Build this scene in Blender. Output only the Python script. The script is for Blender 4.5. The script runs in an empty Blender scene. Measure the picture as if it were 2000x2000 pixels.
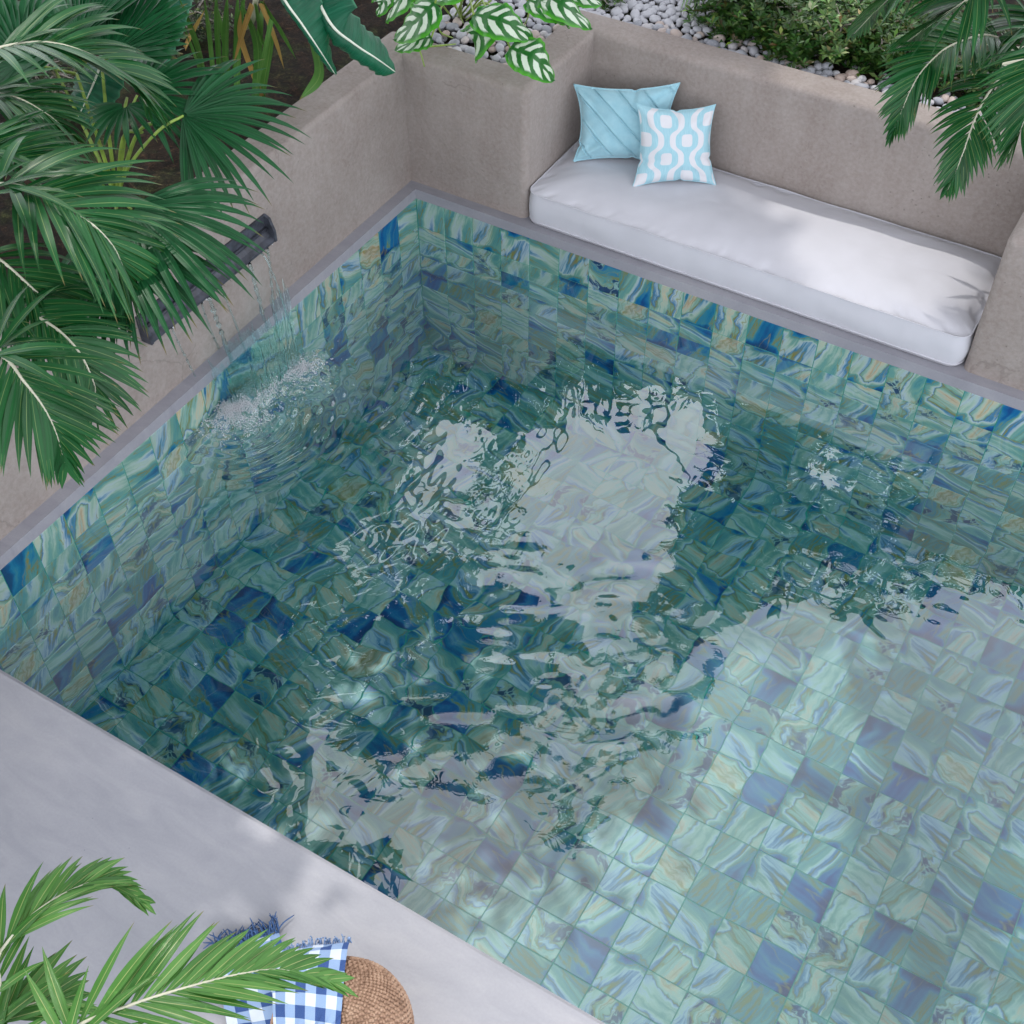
import bpy, bmesh, math, random
import numpy as np
from mathutils import Vector, Matrix, Euler, noise

rng = random.Random(11)
S = bpy.context.scene
C = S.collection
R = math.radians
V = Vector

# ------------------------------------------------------------------ camera, world, sun, exposure
CAM = V((2.8965, -3.9902, 3.2608))
EUL = Euler((0.733115, 0.003148, 0.536712), 'XYZ')
F = 2456.62                                   # focal length in pixels of a 2000 px frame
cam_d = bpy.data.cameras.new('camera')
cam_d.sensor_width = 36.0
cam_d.lens = 36.0 * F / 2000.0
cam_d.clip_start = 0.05
cam_d.clip_end = 400.0
cam = bpy.data.objects.new('camera', cam_d)
C.objects.link(cam)
cam.location = CAM
cam.rotation_euler = EUL
S.camera = cam

SUN = V((-0.30, 0.376, 1.0)).normalized()     # towards the sun
sun_el = math.asin(SUN.z)
sun_az = math.atan2(SUN.x, SUN.y)             # from +Y towards +X

world = bpy.data.worlds.new('World')
S.world = world
world.use_nodes = True
wn = world.node_tree
wn.nodes.clear()
w_out = wn.nodes.new('ShaderNodeOutputWorld')
w_bg = wn.nodes.new('ShaderNodeBackground')
w_sky = wn.nodes.new('ShaderNodeTexSky')
w_sky.sky_type = 'NISHITA'
w_sky.sun_disc = False
w_sky.sun_elevation = sun_el
w_sky.sun_rotation = sun_az
w_sky.air_density = 1.0
w_sky.dust_density = 4.0
w_sky.ozone_density = 1.0
# thin bright overcast veil between the sky and the garden
w_tc = wn.nodes.new('ShaderNodeTexCoord')
w_no = wn.nodes.new('ShaderNodeTexNoise')
w_no.inputs['Scale'].default_value = 2.2
w_no.inputs['Detail'].default_value = 6
w_rp = wn.nodes.new('ShaderNodeMapRange')
w_rp.inputs['From Min'].default_value = 0.25
w_rp.inputs['From Max'].default_value = 0.7
w_rp.inputs['To Min'].default_value = 0.55
w_rp.inputs['To Max'].default_value = 0.9
w_mx = wn.nodes.new('ShaderNodeMixRGB')
w_mx.inputs[2].default_value = (10.5, 10.8, 11.6, 1)
wn.links.new(w_tc.outputs['Generated'], w_no.inputs['Vector'])
wn.links.new(w_no.outputs['Fac'], w_rp.inputs['Value'])
wn.links.new(w_rp.outputs['Result'], w_mx.inputs[0])
wn.links.new(w_sky.outputs['Color'], w_mx.inputs[1])
# the veil brightens smoothly towards the horizon, as haze does
w_sx = wn.nodes.new('ShaderNodeSeparateXYZ')
w_hz = wn.nodes.new('ShaderNodeMapRange')
w_hz.interpolation_type = 'SMOOTHSTEP'
for k_, v_ in (('From Min', 0.5), ('From Max', 0.95), ('To Min', 6.2), ('To Max', 1.4)):
    w_hz.inputs[k_].default_value = v_
w_ml = wn.nodes.new('ShaderNodeVectorMath')
w_ml.operation = 'SCALE'
w_ml.inputs[0].default_value = (9.4, 9.5, 10.2)
wn.links.new(w_tc.outputs['Generated'], w_sx.inputs[0])
wn.links.new(w_sx.outputs['Z'], w_hz.inputs['Value'])
wn.links.new(w_hz.outputs['Result'], w_ml.inputs['Scale'])
wn.links.new(w_ml.outputs[0], w_mx.inputs[2])
wn.links.new(w_mx.outputs[0], w_bg.inputs['Color'])
w_bg.inputs['Strength'].default_value = 0.15
wn.links.new(w_bg.outputs[0], w_out.inputs['Surface'])

sun_d = bpy.data.lights.new('sun', 'SUN')
sun_d.energy = 5.0
sun_d.cycles.use_multiple_importance_sampling = False
sun_d.angle = R(0.6)
sun_d.color = (1.0, 0.95, 0.89)
sun = bpy.data.objects.new('sun', sun_d)
C.objects.link(sun)
sun.rotation_euler = SUN.to_track_quat('Z', 'Y').to_euler()
sun.location = (0, 0, 12)

S.view_settings.view_transform = 'Standard'
S.view_settings.look = 'None'
S.view_settings.gamma = 1.0
S.view_settings.use_curve_mapping = False
S.view_settings.exposure = -1.45
S.cycles.use_denoising = True
S.cycles.max_bounces = 12
S.cycles.diffuse_bounces = 6
S.cycles.glossy_bounces = 4
S.cycles.transmission_bounces = 10
S.cycles.transparent_max_bounces = 8
S.cycles.volume_bounces = 0
S.cycles.caustics_reflective = False
S.cycles.caustics_refractive = True
S.cycles.blur_glossy = 0.3
S.cycles.sample_clamp_indirect = 6.0

# ------------------------------------------------------------------ measuring helpers
ROT = EUL.to_matrix()
ZW = -0.199                                    # water level


def ray(px, py):
    return ROT @ V(((px - 1000) / F, -(py - 1000) / F, -1.0))


def at(px, py, z):
    """the point at height z that the photograph shows at pixel (px, py) of 2000"""
    d = ray(px, py)
    return CAM + d * ((z - CAM.z) / d.z)


def refl(px, py, z):
    """the point at height z mirrored in the water at pixel (px, py)"""
    d = ray(px, py)
    p = at(px, py, ZW)
    d = V((d.x, d.y, -d.z))
    return p + d * ((z - ZW) / d.z)


def to_px(p):
    q = ROT.transposed() @ (V(p) - CAM)
    return 1000 + F * q.x / -q.z, 1000 - F * q.y / -q.z


def to_px_wet(p):
    """pixel of a point under the flat water surface"""
    p = V(p)
    h = math.hypot(p.x - CAM.x, p.y - CAM.y)
    H, D = CAM.z - ZW, ZW - p.z
    lo, hi = 0.0, h
    for _ in range(40):
        m = (lo + hi) / 2
        if (m / math.hypot(m, H)) < 1.333 * ((h - m) / math.hypot(h - m, D)):
            lo = m
        else:
            hi = m
    k = lo / h if h > 1e-6 else 0
    return to_px((CAM.x + (p.x - CAM.x) * k, CAM.y + (p.y - CAM.y) * k, ZW))


def smooth01(t):
    t = max(0.0, min(1.0, t))
    return t * t * (3 - 2 * t)


def in_poly(x, y, poly):
    c = False
    n = len(poly)
    for i in range(n):
        x1, y1 = poly[i][:2]
        x2, y2 = poly[(i + 1) % n][:2]
        if (y1 > y) != (y2 > y) and x < (x2 - x1) * (y - y1) / (y2 - y1) + x1:
            c = not c
    return c


def catmull(pts, n):
    """n+1 points on a smooth curve through pts"""
    pts = [V(p) for p in pts]
    P = [pts[0] * 2 - pts[1]] + pts + [pts[-1] * 2 - pts[-2]]
    m = len(pts) - 1
    out = []
    for i in range(n + 1):
        s = i / n * m
        k = min(int(s), m - 1)
        t = s - k
        a, b, c, d = P[k], P[k + 1], P[k + 2], P[k + 3]
        out.append(0.5 * ((2 * b) + (c - a) * t + (2 * a - 5 * b + 4 * c - d) * t * t + (3 * b - a - 3 * c + d) * t ** 3))
    return out


# ------------------------------------------------------------------ object helpers
def make_mesh(name, verts, faces, mat, uvs=None, cols=None, smooth=True):
    me = bpy.data.meshes.new(name)
    me.from_pydata([tuple(v) for v in verts], [], faces)
    if uvs is not None:
        uv = me.uv_layers.new(name='UVMap')
        li = np.empty(len(me.loops), dtype=np.int32)
        me.loops.foreach_get('vertex_index', li)
        uv.data.foreach_set('uv', np.asarray(uvs, dtype=np.float32)[li].ravel())
    if cols is not None:
        ca = me.color_attributes.new('tint', 'FLOAT_COLOR', 'POINT')
        ca.data.foreach_set('color', np.asarray(cols, dtype=np.float32).ravel())
    if mat is not None:
        me.materials.append(mat)
    if smooth:
        me.polygons.foreach_set('use_smooth', [True] * len(me.polygons))
    me.update()
    return me


def link(name, me, parent=None):
    o = bpy.data.objects.new(name, me)
    C.objects.link(o)
    if parent is not None:
        o.parent = parent
    return o


def obj(name, verts, faces, mat, parent=None, uvs=None, cols=None, smooth=True):
    """one mesh object; vertices are in world space, re-based on the parent's origin"""
    if parent is not None:
        base = V(parent.matrix_world.translation) if parent.parent is None else V(parent.get('base', (0, 0, 0)))
        verts = [V(v) - base for v in verts]
    return link(name, make_mesh(name, verts, faces, mat, uvs, cols, smooth), parent)


def tag(o, label=None, cat=None, group=None, kind=None):
    if label: o['label'] = label
    if cat: o['category'] = cat
    if group: o['group'] = group
    if kind: o['kind'] = kind
    return o


def thing(name, loc, label, cat, group=None):
    o = bpy.data.objects.new(name, None)
    o.empty_display_size = 0.1
    C.objects.link(o)
    o.location = loc
    o.matrix_world = Matrix.Translation(V(loc))
    return tag(o, label, cat, group)


def mesh_thing(name, verts, faces, mat, loc, uvs=None, cols=None, smooth=True):
    o = link(name, make_mesh(name, [V(v) - V(loc) for v in verts], faces, mat, uvs, cols, smooth))
    o.location = loc
    o.matrix_world = Matrix.Translation(V(loc))
    return o


def sub(name, part, root, verts, faces, mat, uvs=None, cols=None, smooth=True):
    """sub-part: child of a part whose own origin coincides with its root"""
    base = V(root.matrix_world.translation)
    return link(name, make_mesh(name, [V(v) - base for v in verts], faces, mat, uvs, cols, smooth), part)


def box(lo, hi):
    x0, y0, z0 = lo
    x1, y1, z1 = hi
    v = [(x0, y0, z0), (x1, y0, z0), (x1, y1, z0), (x0, y1, z0), (x0, y0, z1), (x1, y0, z1), (x1, y1, z1), (x0, y1, z1)]
    f = [(0, 3, 2, 1), (4, 5, 6, 7), (0, 1, 5, 4), (1, 2, 6, 5), (2, 3, 7, 6), (3, 0, 4, 7)]
    return v, f


def join(parts):
    v, f = [], []
    for pv, pf in parts:
        b = len(v)
        v += list(pv)
        f += [tuple(i + b for i in q) for q in pf]
    return v, f


def tube(pts, radii, n=7, cap=True):
    pts = [V(p) for p in pts]
    m = len(pts)
    if not hasattr(radii, '__len__'):
        radii = [radii] * m
    v, f = [], []
    up = V((0, 0, 1))
    prev = None
    for i in range(m):
        t = (pts[min(i + 1, m - 1)] - pts[max(i - 1, 0)]).normalized()
        if prev is None:
            a = t.cross(up)
            if a.length < 1e-3:
                a = t.cross(V((1, 0, 0)))
        else:
            a = prev - t * prev.dot(t)
        a.normalize()
        prev = a
        b = t.cross(a)
        for k in range(n):
            w = 2 * math.pi * k / n
            v.append(pts[i] + (a * math.cos(w) + b * math.sin(w)) * radii[i])
    for i in range(m - 1):
        for k in range(n):
            k2 = (k + 1) % n
            f.append((i * n + k, i * n + k2, (i + 1) * n + k2, (i + 1) * n + k))
    if cap:
        f.append(tuple(range(n - 1, -1, -1)))
        f.append(tuple((m - 1) * n + k for k in range(n)))
    return v, f


def grid_faces(nu, nv, b=0):
    return [(b + j * nu + i, b + j * nu + i + 1, b + (j + 1) * nu + i + 1, b + (j + 1) * nu + i)
            for j in range(nv - 1) for i in range(nu - 1)]


# ------------------------------------------------------------------ material helpers
class N:
    def __init__(s, name):
        s.m = bpy.data.materials.new(name)
        s.m.use_nodes = True
        s.t = s.m.node_tree
        s.t.nodes.clear()
        s.out = s.n('OutputMaterial')

    def n(s, kind, **kw):
        nd = s.t.nodes.new('ShaderNode' + kind)
        for k, v in kw.items():
            if hasattr(nd, k) and k not in nd.inputs:
                setattr(nd, k, v)
            else:
                s.set(nd, k, v)
        return nd

    def set(s, nd, k, v):
        i = nd.inputs[k]
        if isinstance(v, bpy.types.NodeSocket):
            s.t.links.new(v, i)
        else:
            if i.type in ('RGBA',) and len(v) == 3:
                v = (*v, 1)
            i.default_value = v

    def math(s, op, a, b=None, c=None, clamp=False):
        nd = s.n('Math', operation=op)
        nd.use_clamp = clamp
        for i, v in enumerate((a, b, c)):
            if v is None: continue
            if isinstance(v, bpy.types.NodeSocket):
                s.t.links.new(v, nd.inputs[i])
            else:
                nd.inputs[i].default_value = v
        return nd.outputs[0]

    def mix(s, fac, a, b, mode='MIX'):
        nd = s.n('MixRGB', blend_type=mode)
        for i, v in enumerate((fac, a, b)):
            if isinstance(v, bpy.types.NodeSocket):
                s.t.links.new(v, nd.inputs[i])
            else:
                nd.inputs[i].default_value = v if i == 0 else (*v, 1)
        return nd.outputs[0]

    def ramp(s, fac, stops, interp='LINEAR'):
        nd = s.n('ValToRGB')
        cr = nd.color_ramp
        cr.interpolation = interp
        while len(cr.elements) < len(stops):
            cr.elements.new(0.5)
        for e, (p, c) in zip(cr.elements, stops):
            e.position = p
            e.color = (*c, 1)
        s.t.links.new(fac, nd.inputs[0])
        return nd.outputs[0]

    def noise(s, vec, scale, detail=4, rough=0.55, dist=0.0):
        nd = s.n('TexNoise')
        if vec is not None:
            s.t.links.new(vec, nd.inputs['Vector'])
        nd.inputs['Scale'].default_value = scale
        nd.inputs['Detail'].default_value = detail
        nd.inputs['Roughness'].default_value = rough
        nd.inputs['Distortion'].default_value = dist
        return nd

    def range(s, val, a, b, c=0.0, d=1.0):
        nd = s.n('MapRange')
        s.t.links.new(val, nd.inputs['Value'])
        for k, x in zip(('From Min', 'From Max', 'To Min', 'To Max'), (a, b, c, d)):
            nd.inputs[k].default_value = x
        return nd.outputs[0]

    def pos(s):
        return s.n('NewGeometry').outputs['Position']

    def bump(s, h, strength, dist=0.01, normal=None):
        nd = s.n('Bump')
        nd.inputs['Strength'].default_value = strength
        nd.inputs['Distance'].default_value = dist
        s.t.links.new(h, nd.inputs['Height'])
        if normal is not None:
            s.t.links.new(normal, nd.inputs['Normal'])
        return nd.outputs[0]

    def bsdf(s, color, rough=0.6, normal=None, spec=0.5, **kw):
        nd = s.n('BsdfPrincipled')
        s.set(nd, 'Base Color', color)
        s.set(nd, 'Roughness', rough)
        nd.inputs['Specular IOR Level'].default_value = spec
        if normal is not None:
            s.t.links.new(normal, nd.inputs['Normal'])
        for k, v in kw.items():
            s.set(nd, k.replace('_', ' '), v)
        return nd.outputs[0]

    def done(s, shader):
        s.t.links.new(shader, s.out.inputs['Surface'])
        return s.m


def scaled(n, vec, sc, loc=(0, 0, 0)):
    nd = n.n('Mapping')
    n.t.links.new(vec, nd.inputs['Vector'])
    nd.inputs['Scale'].default_value = sc
    nd.inputs['Location'].default_value = loc
    return nd.outputs[0]


def plaster_material():
    n = N('taupe_plaster')
    p = n.pos()
    big = n.noise(p, 1.6, 5, 0.6).outputs['Fac']
    streak = n.noise(scaled(n, p, (9, 9, 1.3)), 1.0, 4, 0.6).outputs['Fac']
    fine = n.noise(p, 60, 5, 0.7).outputs['Fac']
    col = n.ramp(big, [(0.3, (0.225, 0.19, 0.172)), (0.5, (0.28, 0.245, 0.225)), (0.7, (0.335, 0.30, 0.28))])
    col = n.mix(n.range(streak, 0.38, 0.75, 0, 0.5), col, (0.20, 0.16, 0.14))
    col = n.mix(n.range(fine, 0.35, 0.7, 0.0, 0.28), col, (0.48, 0.45, 0.43))
    vo = n.n('TexVoronoi')
    n.t.links.new(p, vo.inputs['Vector'])
    vo.inputs['Scale'].default_value = 38
    pit_mask = n.math('GREATER_THAN', n.noise(p, 5, 3).outputs['Fac'], 0.53)
    pit = n.math('MULTIPLY', n.range(vo.outputs['Distance'], 0.05, 0.14, 1, 0), pit_mask)
    col = n.mix(n.math('MULTIPLY', pit, 0.4), col, (0.12, 0.10, 0.09))
    # hairline cracks
    cr = n.n('TexVoronoi', feature='DISTANCE_TO_EDGE')
    n.t.links.new(n.mix(0.12, p, n.noise(p, 6, 4).outputs['Color'], 'ADD'), cr.inputs['Vector'])
    cr.inputs['Scale'].default_value = 1.7
    crack = n.math('MULTIPLY', n.range(cr.outputs['Distance'], 0.0, 0.006, 1, 0),
                   n.math('GREATER_THAN', n.noise(p, 2.2, 2).outputs['Fac'], 0.56))
    col = n.mix(n.math('MULTIPLY', crack, 0.35), col, (0.13, 0.11, 0.10))
    h = n.math('ADD', n.math('MULTIPLY', n.noise(p, 14, 6, 0.65).outputs['Fac'], 1.0), n.math('MULTIPLY', fine, 0.35))
    h = n.math('SUBTRACT', h, n.math('MULTIPLY', pit, 0.5))
    return n.done(n.bsdf(col, 0.85, n.bump(h, 0.55, 0.012), 0.25))


def concrete_material(name, dark, mid, light, rough=0.6, bump=0.12):
    n = N(name)
    p = n.pos()
    big = n.noise(p, 1.1, 6, 0.62, 0.6).outputs['Fac']
    brush = n.noise(scaled(n, p, (3, 9, 5)), 1.4, 7, 0.65, 0.8).outputs['Fac']
    fine = n.noise(p, 130, 3, 0.7).outputs['Fac']
    v = n.math('ADD', n.math('MULTIPLY', big, 0.55), n.math('MULTIPLY', brush, 0.45))
    col = n.ramp(v, [(0.33, dark), (0.5, mid), (0.68, light)])
    col = n.mix(n.range(fine, 0.35, 0.7, 0, 0.16), col, tuple(c * 0.6 for c in mid))
    vo = n.n('TexVoronoi')
    n.t.links.new(p, vo.inputs['Vector'])
    vo.inputs['Scale'].default_value = 16
    speck = n.math('MULTIPLY', n.range(vo.outputs['Distance'], 0.015, 0.04, 1, 0),
                   n.math('GREATER_THAN', n.noise(p, 7, 2).outputs['Fac'], 0.55))
    col = n.mix(n.math('MULTIPLY', speck, 0.5), col, tuple(c * 0.35 for c in dark))
    h = n.math('ADD', brush, n.math('MULTIPLY', fine, 0.2))
    return n.done(n.bsdf(col, n.range(big, 0.3, 0.7, rough - 0.08, rough + 0.1), n.bump(h, bump, 0.008), 0.35))


def tile_material():
    """poured-ink glass tile; the UV tells which of the printed designs a tile carries"""
    n = N('marbled_glass_tile')
    uv = n.n('UVMap', uv_map='UVMap').outputs[0]
    at_ = n.n('Attribute', attribute_name='tint')
    tint, edge = at_.outputs['Color'], at_.outputs['Alpha']
    sep = n.n('SeparateColor')
    n.t.links.new(tint, sep.inputs[0])
    tone, swirl, dark = sep.outputs[0], sep.outputs[1], sep.outputs[2]

    def warp(vec, scale, detail, amount):
        nz = n.noise(vec, scale, detail, 0.5).outputs['Color']
        a = n.n('VectorMath', operation='SUBTRACT')
        n.t.links.new(nz, a.inputs[0])
        a.inputs[1].default_value = (0.5, 0.5, 0.5)
        b = n.n('VectorMath', operation='SCALE')
        n.t.links.new(a.outputs[0], b.inputs[0])
        n.t.links.new(amount, b.inputs['Scale'])
        c = n.n('VectorMath', operation='ADD')
        n.t.links.new(vec, c.inputs[0])
        n.t.links.new(b.outputs[0], c.inputs[1])
        return c.outputs[0]

    rot = n.n('Mapping')
    n.t.links.new(uv, rot.inputs['Vector'])
    rot.inputs['Rotation'].default_value = (0, 0, 0.3)
    a1 = warp(rot.outputs[0], 0.7, 1, n.math('MULTIPLY', swirl, 1.3))
    a2 = warp(a1, 1.8, 2, n.math('MULTIPLY', swirl, 0.62))
    a3 = warp(a2, 5.5, 3, n.math('ADD', n.math('MULTIPLY', swirl, 0.15), 0.035))
    # long flowing bands, wide ones first and finer ones laid over them
    b = n.noise(scaled(n, a3, (0.22, 1.35, 1.0)), 1.0, 1, 0.4).outputs['Fac']
    mid_b = n.noise(scaled(n, a3, (0.45, 4.2, 1.0), (5, 2, 0)), 1.0, 2, 0.5).outputs['Fac']
    streak = n.noise(scaled(n, a3, (0.8, 16, 1)), 1.0, 6, 0.68).outputs['Fac']
    v = n.math('ADD', n.math('MULTIPLY', n.math('SUBTRACT', b, 0.5), 1.15), tone)
    v = n.math('ADD', v, n.math('MULTIPLY', n.math('SUBTRACT', mid_b, 0.5), 0.42))
    v = n.math('ADD', v, n.math('MULTIPLY', n.math('SUBTRACT', streak, 0.5), 0.22))
    navy, blue, mid = (0.014, 0.04, 0.105), (0.04, 0.12, 0.25), (0.105, 0.24, 0.345)
    teal, green, pale = (0.12, 0.27, 0.28), (0.23, 0.37, 0.31), (0.45, 0.55, 0.47)
    ochre, beige, ice = (0.23, 0.205, 0.07), (0.56, 0.50, 0.40), (0.46, 0.56, 0.60)
    col = n.ramp(v, [(0.00, navy), (0.12, (0.025, 0.07, 0.16)), (0.20, blue), (0.29, mid), (0.35, teal), (0.378, ochre), (0.40, teal),
                     (0.46, green), (0.54, pale), (0.62, ice), (0.70, (0.36, 0.48, 0.47)), (0.76, pale), (0.83, beige), (0.87, (0.52, 0.40, 0.29)),
                     (0.90, beige), (0.95, pale), (1.0, ice)])
    # a deep blue wash running in from one side of some prints
    sx = n.n('SeparateXYZ')
    n.t.links.new(uv, sx.inputs[0])
    side = n.math('ADD', n.math('FRACT', sx.outputs[0]), n.math('MULTIPLY', n.math('SUBTRACT', n.noise(a2, 1.6, 2, 0.5).outputs['Fac'], 0.5), 1.1))
    v = n.math('SUBTRACT', v, n.math('MULTIPLY', n.range(side, 0.74, 1.12, 0, 0.55), edge))
    col = n.ramp(v, [(0.00, navy), (0.12, (0.025, 0.07, 0.16)), (0.20, blue), (0.30, mid), (0.36, teal), (0.385, ochre), (0.41, teal),
                     (0.50, green), (0.57, pale), (0.63, ice), (0.685, mid), (0.71, ochre), (0.735, green), (0.80, pale),
                     (0.86, beige), (0.89, (0.45, 0.36, 0.26)), (0.92, pale), (0.96, mid), (1.0, blue)])
    hair2 = n.math('ABSOLUTE', n.math('SUBTRACT', n.noise(scaled(n, a3, (0.4, 2.4, 1), (3, 1, 0)), 1.0, 2, 0.5).outputs['Fac'], 0.60))
    col = n.mix(n.range(hair2, 0.0, 0.016, 0.7, 0), col, (0.25, 0.21, 0.07))
    # dark poured figure with pale hair veins, only in some of the prints
    fig = n.noise(scaled(n, a3, (0.9, 1.7, 1)), 1.1, 3, 0.55).outputs['Fac']
    dm = n.math('MULTIPLY', n.range(fig, 0.545, 0.575, 0, 1), dark)
    rim = n.math('MULTIPLY', n.range(n.math('ABSOLUTE', n.math('SUBTRACT', fig, 0.53)), 0.0, 0.03, 1, 0), dark)
    vein = n.math('ABSOLUTE', n.math('SUBTRACT', n.noise(a3, 2.6, 2, 0.5).outputs['Fac'], 0.5))
    vein = n.range(vein, 0.006, 0.034, 1, 0)
    inner = n.mix(vein, (0.018, 0.045, 0.10), (0.34, 0.48, 0.44))
    col = n.mix(n.math('MULTIPLY', rim, 0.6), col, (0.27, 0.26, 0.12))
    col = n.mix(n.math('MULTIPLY', dm, 0.93), col, inner)
    cloud = n.noise(a1, 3.0, 4, 0.6).outputs['Fac']
    col = n.mix(n.range(cloud, 0.35, 0.75, 0.0, 0.25), col, (0.17, 0.30, 0.35))
    # each firing differs a little
    oi = n.n('ObjectInfo').outputs['Random']
    hs = n.n('HueSaturation')
    n.t.links.new(col, hs.inputs['Color'])
    n.t.links.new(n.range(oi, 0, 1, 0.498, 0.522), hs.inputs['Hue'])
    n.t.links.new(n.range(oi, 0, 1, 0.73, 0.89), hs.inputs['Value'])
    hs.inputs['Saturation'].default_value = 1.42
    return n.done(n.bsdf(hs.outputs[0], 0.28, None, 0.4))


def water_material():
    """refracts what is seen from above; its underside lets the daylight out to the tiles and back"""
    n = N('pool_water')
    back = n.n('NewGeometry').outputs['Backfacing']
    fr = n.n('Fresnel')
    fr.inputs['IOR'].default_value = 2.2
    rf = n.n('BsdfRefraction')
    rf.inputs['Roughness'].default_value = 0.0
    rf.inputs['IOR'].default_value = 1.333
    rf.inputs['Color'].default_value = (1, 1, 1, 1)
    gl = n.n('BsdfGlossy')
    gl.inputs['Roughness'].default_value = 0.0
    gl.inputs['Color'].default_value = (1, 1, 1, 1)
    mx = n.n('MixShader')
    n.t.links.new(fr.outputs[0], mx.inputs[0])
    n.t.links.new(rf.outputs[0], mx.inputs[1])
    n.t.links.new(gl.outputs[0], mx.inputs[2])
    tr = n.n('BsdfTransparent')
    m2 = n.n('MixShader')
    n.t.links.new(back, m2.inputs[0])
    n.t.links.new(mx.outputs[0], m2.inputs[1])
    n.t.links.new(tr.outputs[0], m2.inputs[2])
    ab = n.n('VolumeAbsorption')
    ab.inputs['Color'].default_value = (0.20, 0.80, 0.92, 1)
    ab.inputs['Density'].default_value = 0.24
    n.t.links.new(ab.outputs[0], n.out.inputs['Volume'])
    return n.done(m2.outputs[0])


def clear_water_material(name, tint=(0.93, 0.98, 0.98), white=0.0):
    n = N(name)
    g = n.n('BsdfGlass')
    g.inputs['IOR'].default_value = 1.333
    g.inputs['Roughness'].default_value = 0.0
    g.inputs['Color'].default_value = (*tint, 1)
    if not white:
        return n.done(g.outputs[0])
    mx = n.n('MixShader')
    mx.inputs[0].default_value = white
    n.t.links.new(g.outputs[0], mx.inputs[1])
    n.t.links.new(n.bsdf((0.85, 0.87, 0.9), 0.25), mx.inputs[2])
    return n.done(mx.outputs[0])


def leaf_material(name, dark, light, rib=None, rib_w=0.035, rough=0.36, veins=0.0, transl=0.10, trans_col=None, edge=None):
    n = N(name)
    uv = n.n('UVMap', uv_map='UVMap').outputs[0]
    sx = n.n('SeparateXYZ')
    n.t.links.new(uv, sx.inputs[0])
    u, v = sx.outputs[0], sx.outputs[1]
    rnd = n.n('ObjectInfo').outputs['Random']
    p = n.pos()
    k = n.math('ADD', n.math('MULTIPLY', rnd, 0.6), n.math('MULTIPLY', n.noise(p, 9, 3).outputs['Fac'], 0.5))
    col = n.mix(n.range(k, 0.15, 0.85), dark, light)
    lines = n.noise(scaled(n, uv, (22, 0.6, 1)), 1.0, 3).outputs['Fac']
    col = n.mix(n.range(lines, 0.35, 0.7, 0, 0.35), col, tuple(min(1, c * 1.5) for c in light))
    d = n.math('ABSOLUTE', n.math('SUBTRACT', u, 0.5))
    if rib:
        col = n.mix(n.range(d, rib_w * 0.5, rib_w, 0.85, 0), col, rib)
    if edge:
        col = n.mix(n.range(d, 0.44, 0.49, 0, 0.8), col, edge)
    dry = n.math('MULTIPLY', n.range(n.math('ADD', v, n.math('MULTIPLY', lines, 0.12)), 0.96, 1.03), n.math('GREATER_THAN', n.math('FRACT', n.math('MULTIPLY', rnd, 7.0)), 0.45))
    col = n.mix(n.math('MULTIPLY', dry, 0.75), col, (0.20, 0.13, 0.045))
    blotch = n.range(n.noise(p, 26, 4, 0.65).outputs['Fac'], 0.62, 0.74, 0, 0.35)
    col = n.mix(blotch, col, tuple(min(1, c * 1.9 + 0.01) for c in light))
    nm = n.bump(lines, 0.25, 0.004)
    b = n.bsdf(col, n.range(rnd, 0, 1, rough - 0.10, rough + 0.06), nm, 0.3)
    t = n.n('BsdfTranslucent')
    if trans_col:
        t.inputs['Color'].default_value = (*trans_col, 1)
    else:
        n.t.links.new(n.mix(0.5, col, (0.10, 0.30, 0.03)), t.inputs['Color'])
    mx = n.n('MixShader')
    mx.inputs[0].default_value = transl
    n.t.links.new(b, mx.inputs[1])
    n.t.links.new(t.outputs[0], mx.inputs[2])
    return n.done(mx.outputs[0])


def tinted_leaf_material(name, rough=0.4, transl=0.2):
    n = N(name)
    c = n.n('Attribute', attribute_name='tint').outputs['Color']
    b = n.bsdf(c, rough, None, 0.45)
    t = n.n('BsdfTranslucent')
    n.t.links.new(n.mix(0.4, c, (0.12, 0.25, 0.02)), t.inputs['Color'])
    mx = n.n('MixShader')
    mx.inputs[0].default_value = transl
    n.t.links.new(b, mx.inputs[1])
    n.t.links.new(t.outputs[0], mx.inputs[2])
    return n.done(mx.outputs[0])


def plain(name, col, rough=0.6, nscale=20, var=0.25, bump=0.1, spec=0.4):
    n = N(name)
    p = n.pos()
    f = n.noise(p, nscale, 5).outputs['Fac']
    c = n.mix(n.range(f, 0.3, 0.7, 0, 1), tuple(x * (1 - var) for x in col), tuple(min(1, x * (1 + var)) for x in col))
    return n.done(n.bsdf(c, rough, n.bump(f, bump, 0.004), spec))


M = {}
M['plaster'] = plaster_material()
M['deck'] = concrete_material('pale_concrete', (0.285, 0.295, 0.33), (0.35, 0.357, 0.39), (0.42, 0.42, 0.44), 0.55)
M['coping'] = concrete_material('grey_coping_concrete', (0.24, 0.24, 0.275), (0.30, 0.30, 0.335), (0.36, 0.36, 0.39), 0.6)
M['tile'] = tile_material()
M['grout'] = plain('teal_grout', (0.03, 0.27, 0.21), 0.7)
M['far_tile'] = plain('plain_pool_tile', (0.30, 0.48, 0.50), 0.4, 6, 0.3)
M['water'] = water_material()
M['palm'] = leaf_material('palm_leaflet', (0.002, 0.032, 0.007), (0.011, 0.098, 0.024), (0.20, 0.30, 0.10), 0.035, 0.33)
M['palm_light'] = leaf_material('young_palm_leaflet', (0.012, 0.085, 0.010), (0.085, 0.22, 0.045), (0.42, 0.45, 0.18), 0.035, 0.3, transl=0.14)
M['fan'] = leaf_material('fan_palm_segment', (0.003, 0.036, 0.011), (0.010, 0.085, 0.028), (0.03, 0.15, 0.05), 0.06, 0.33)
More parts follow.
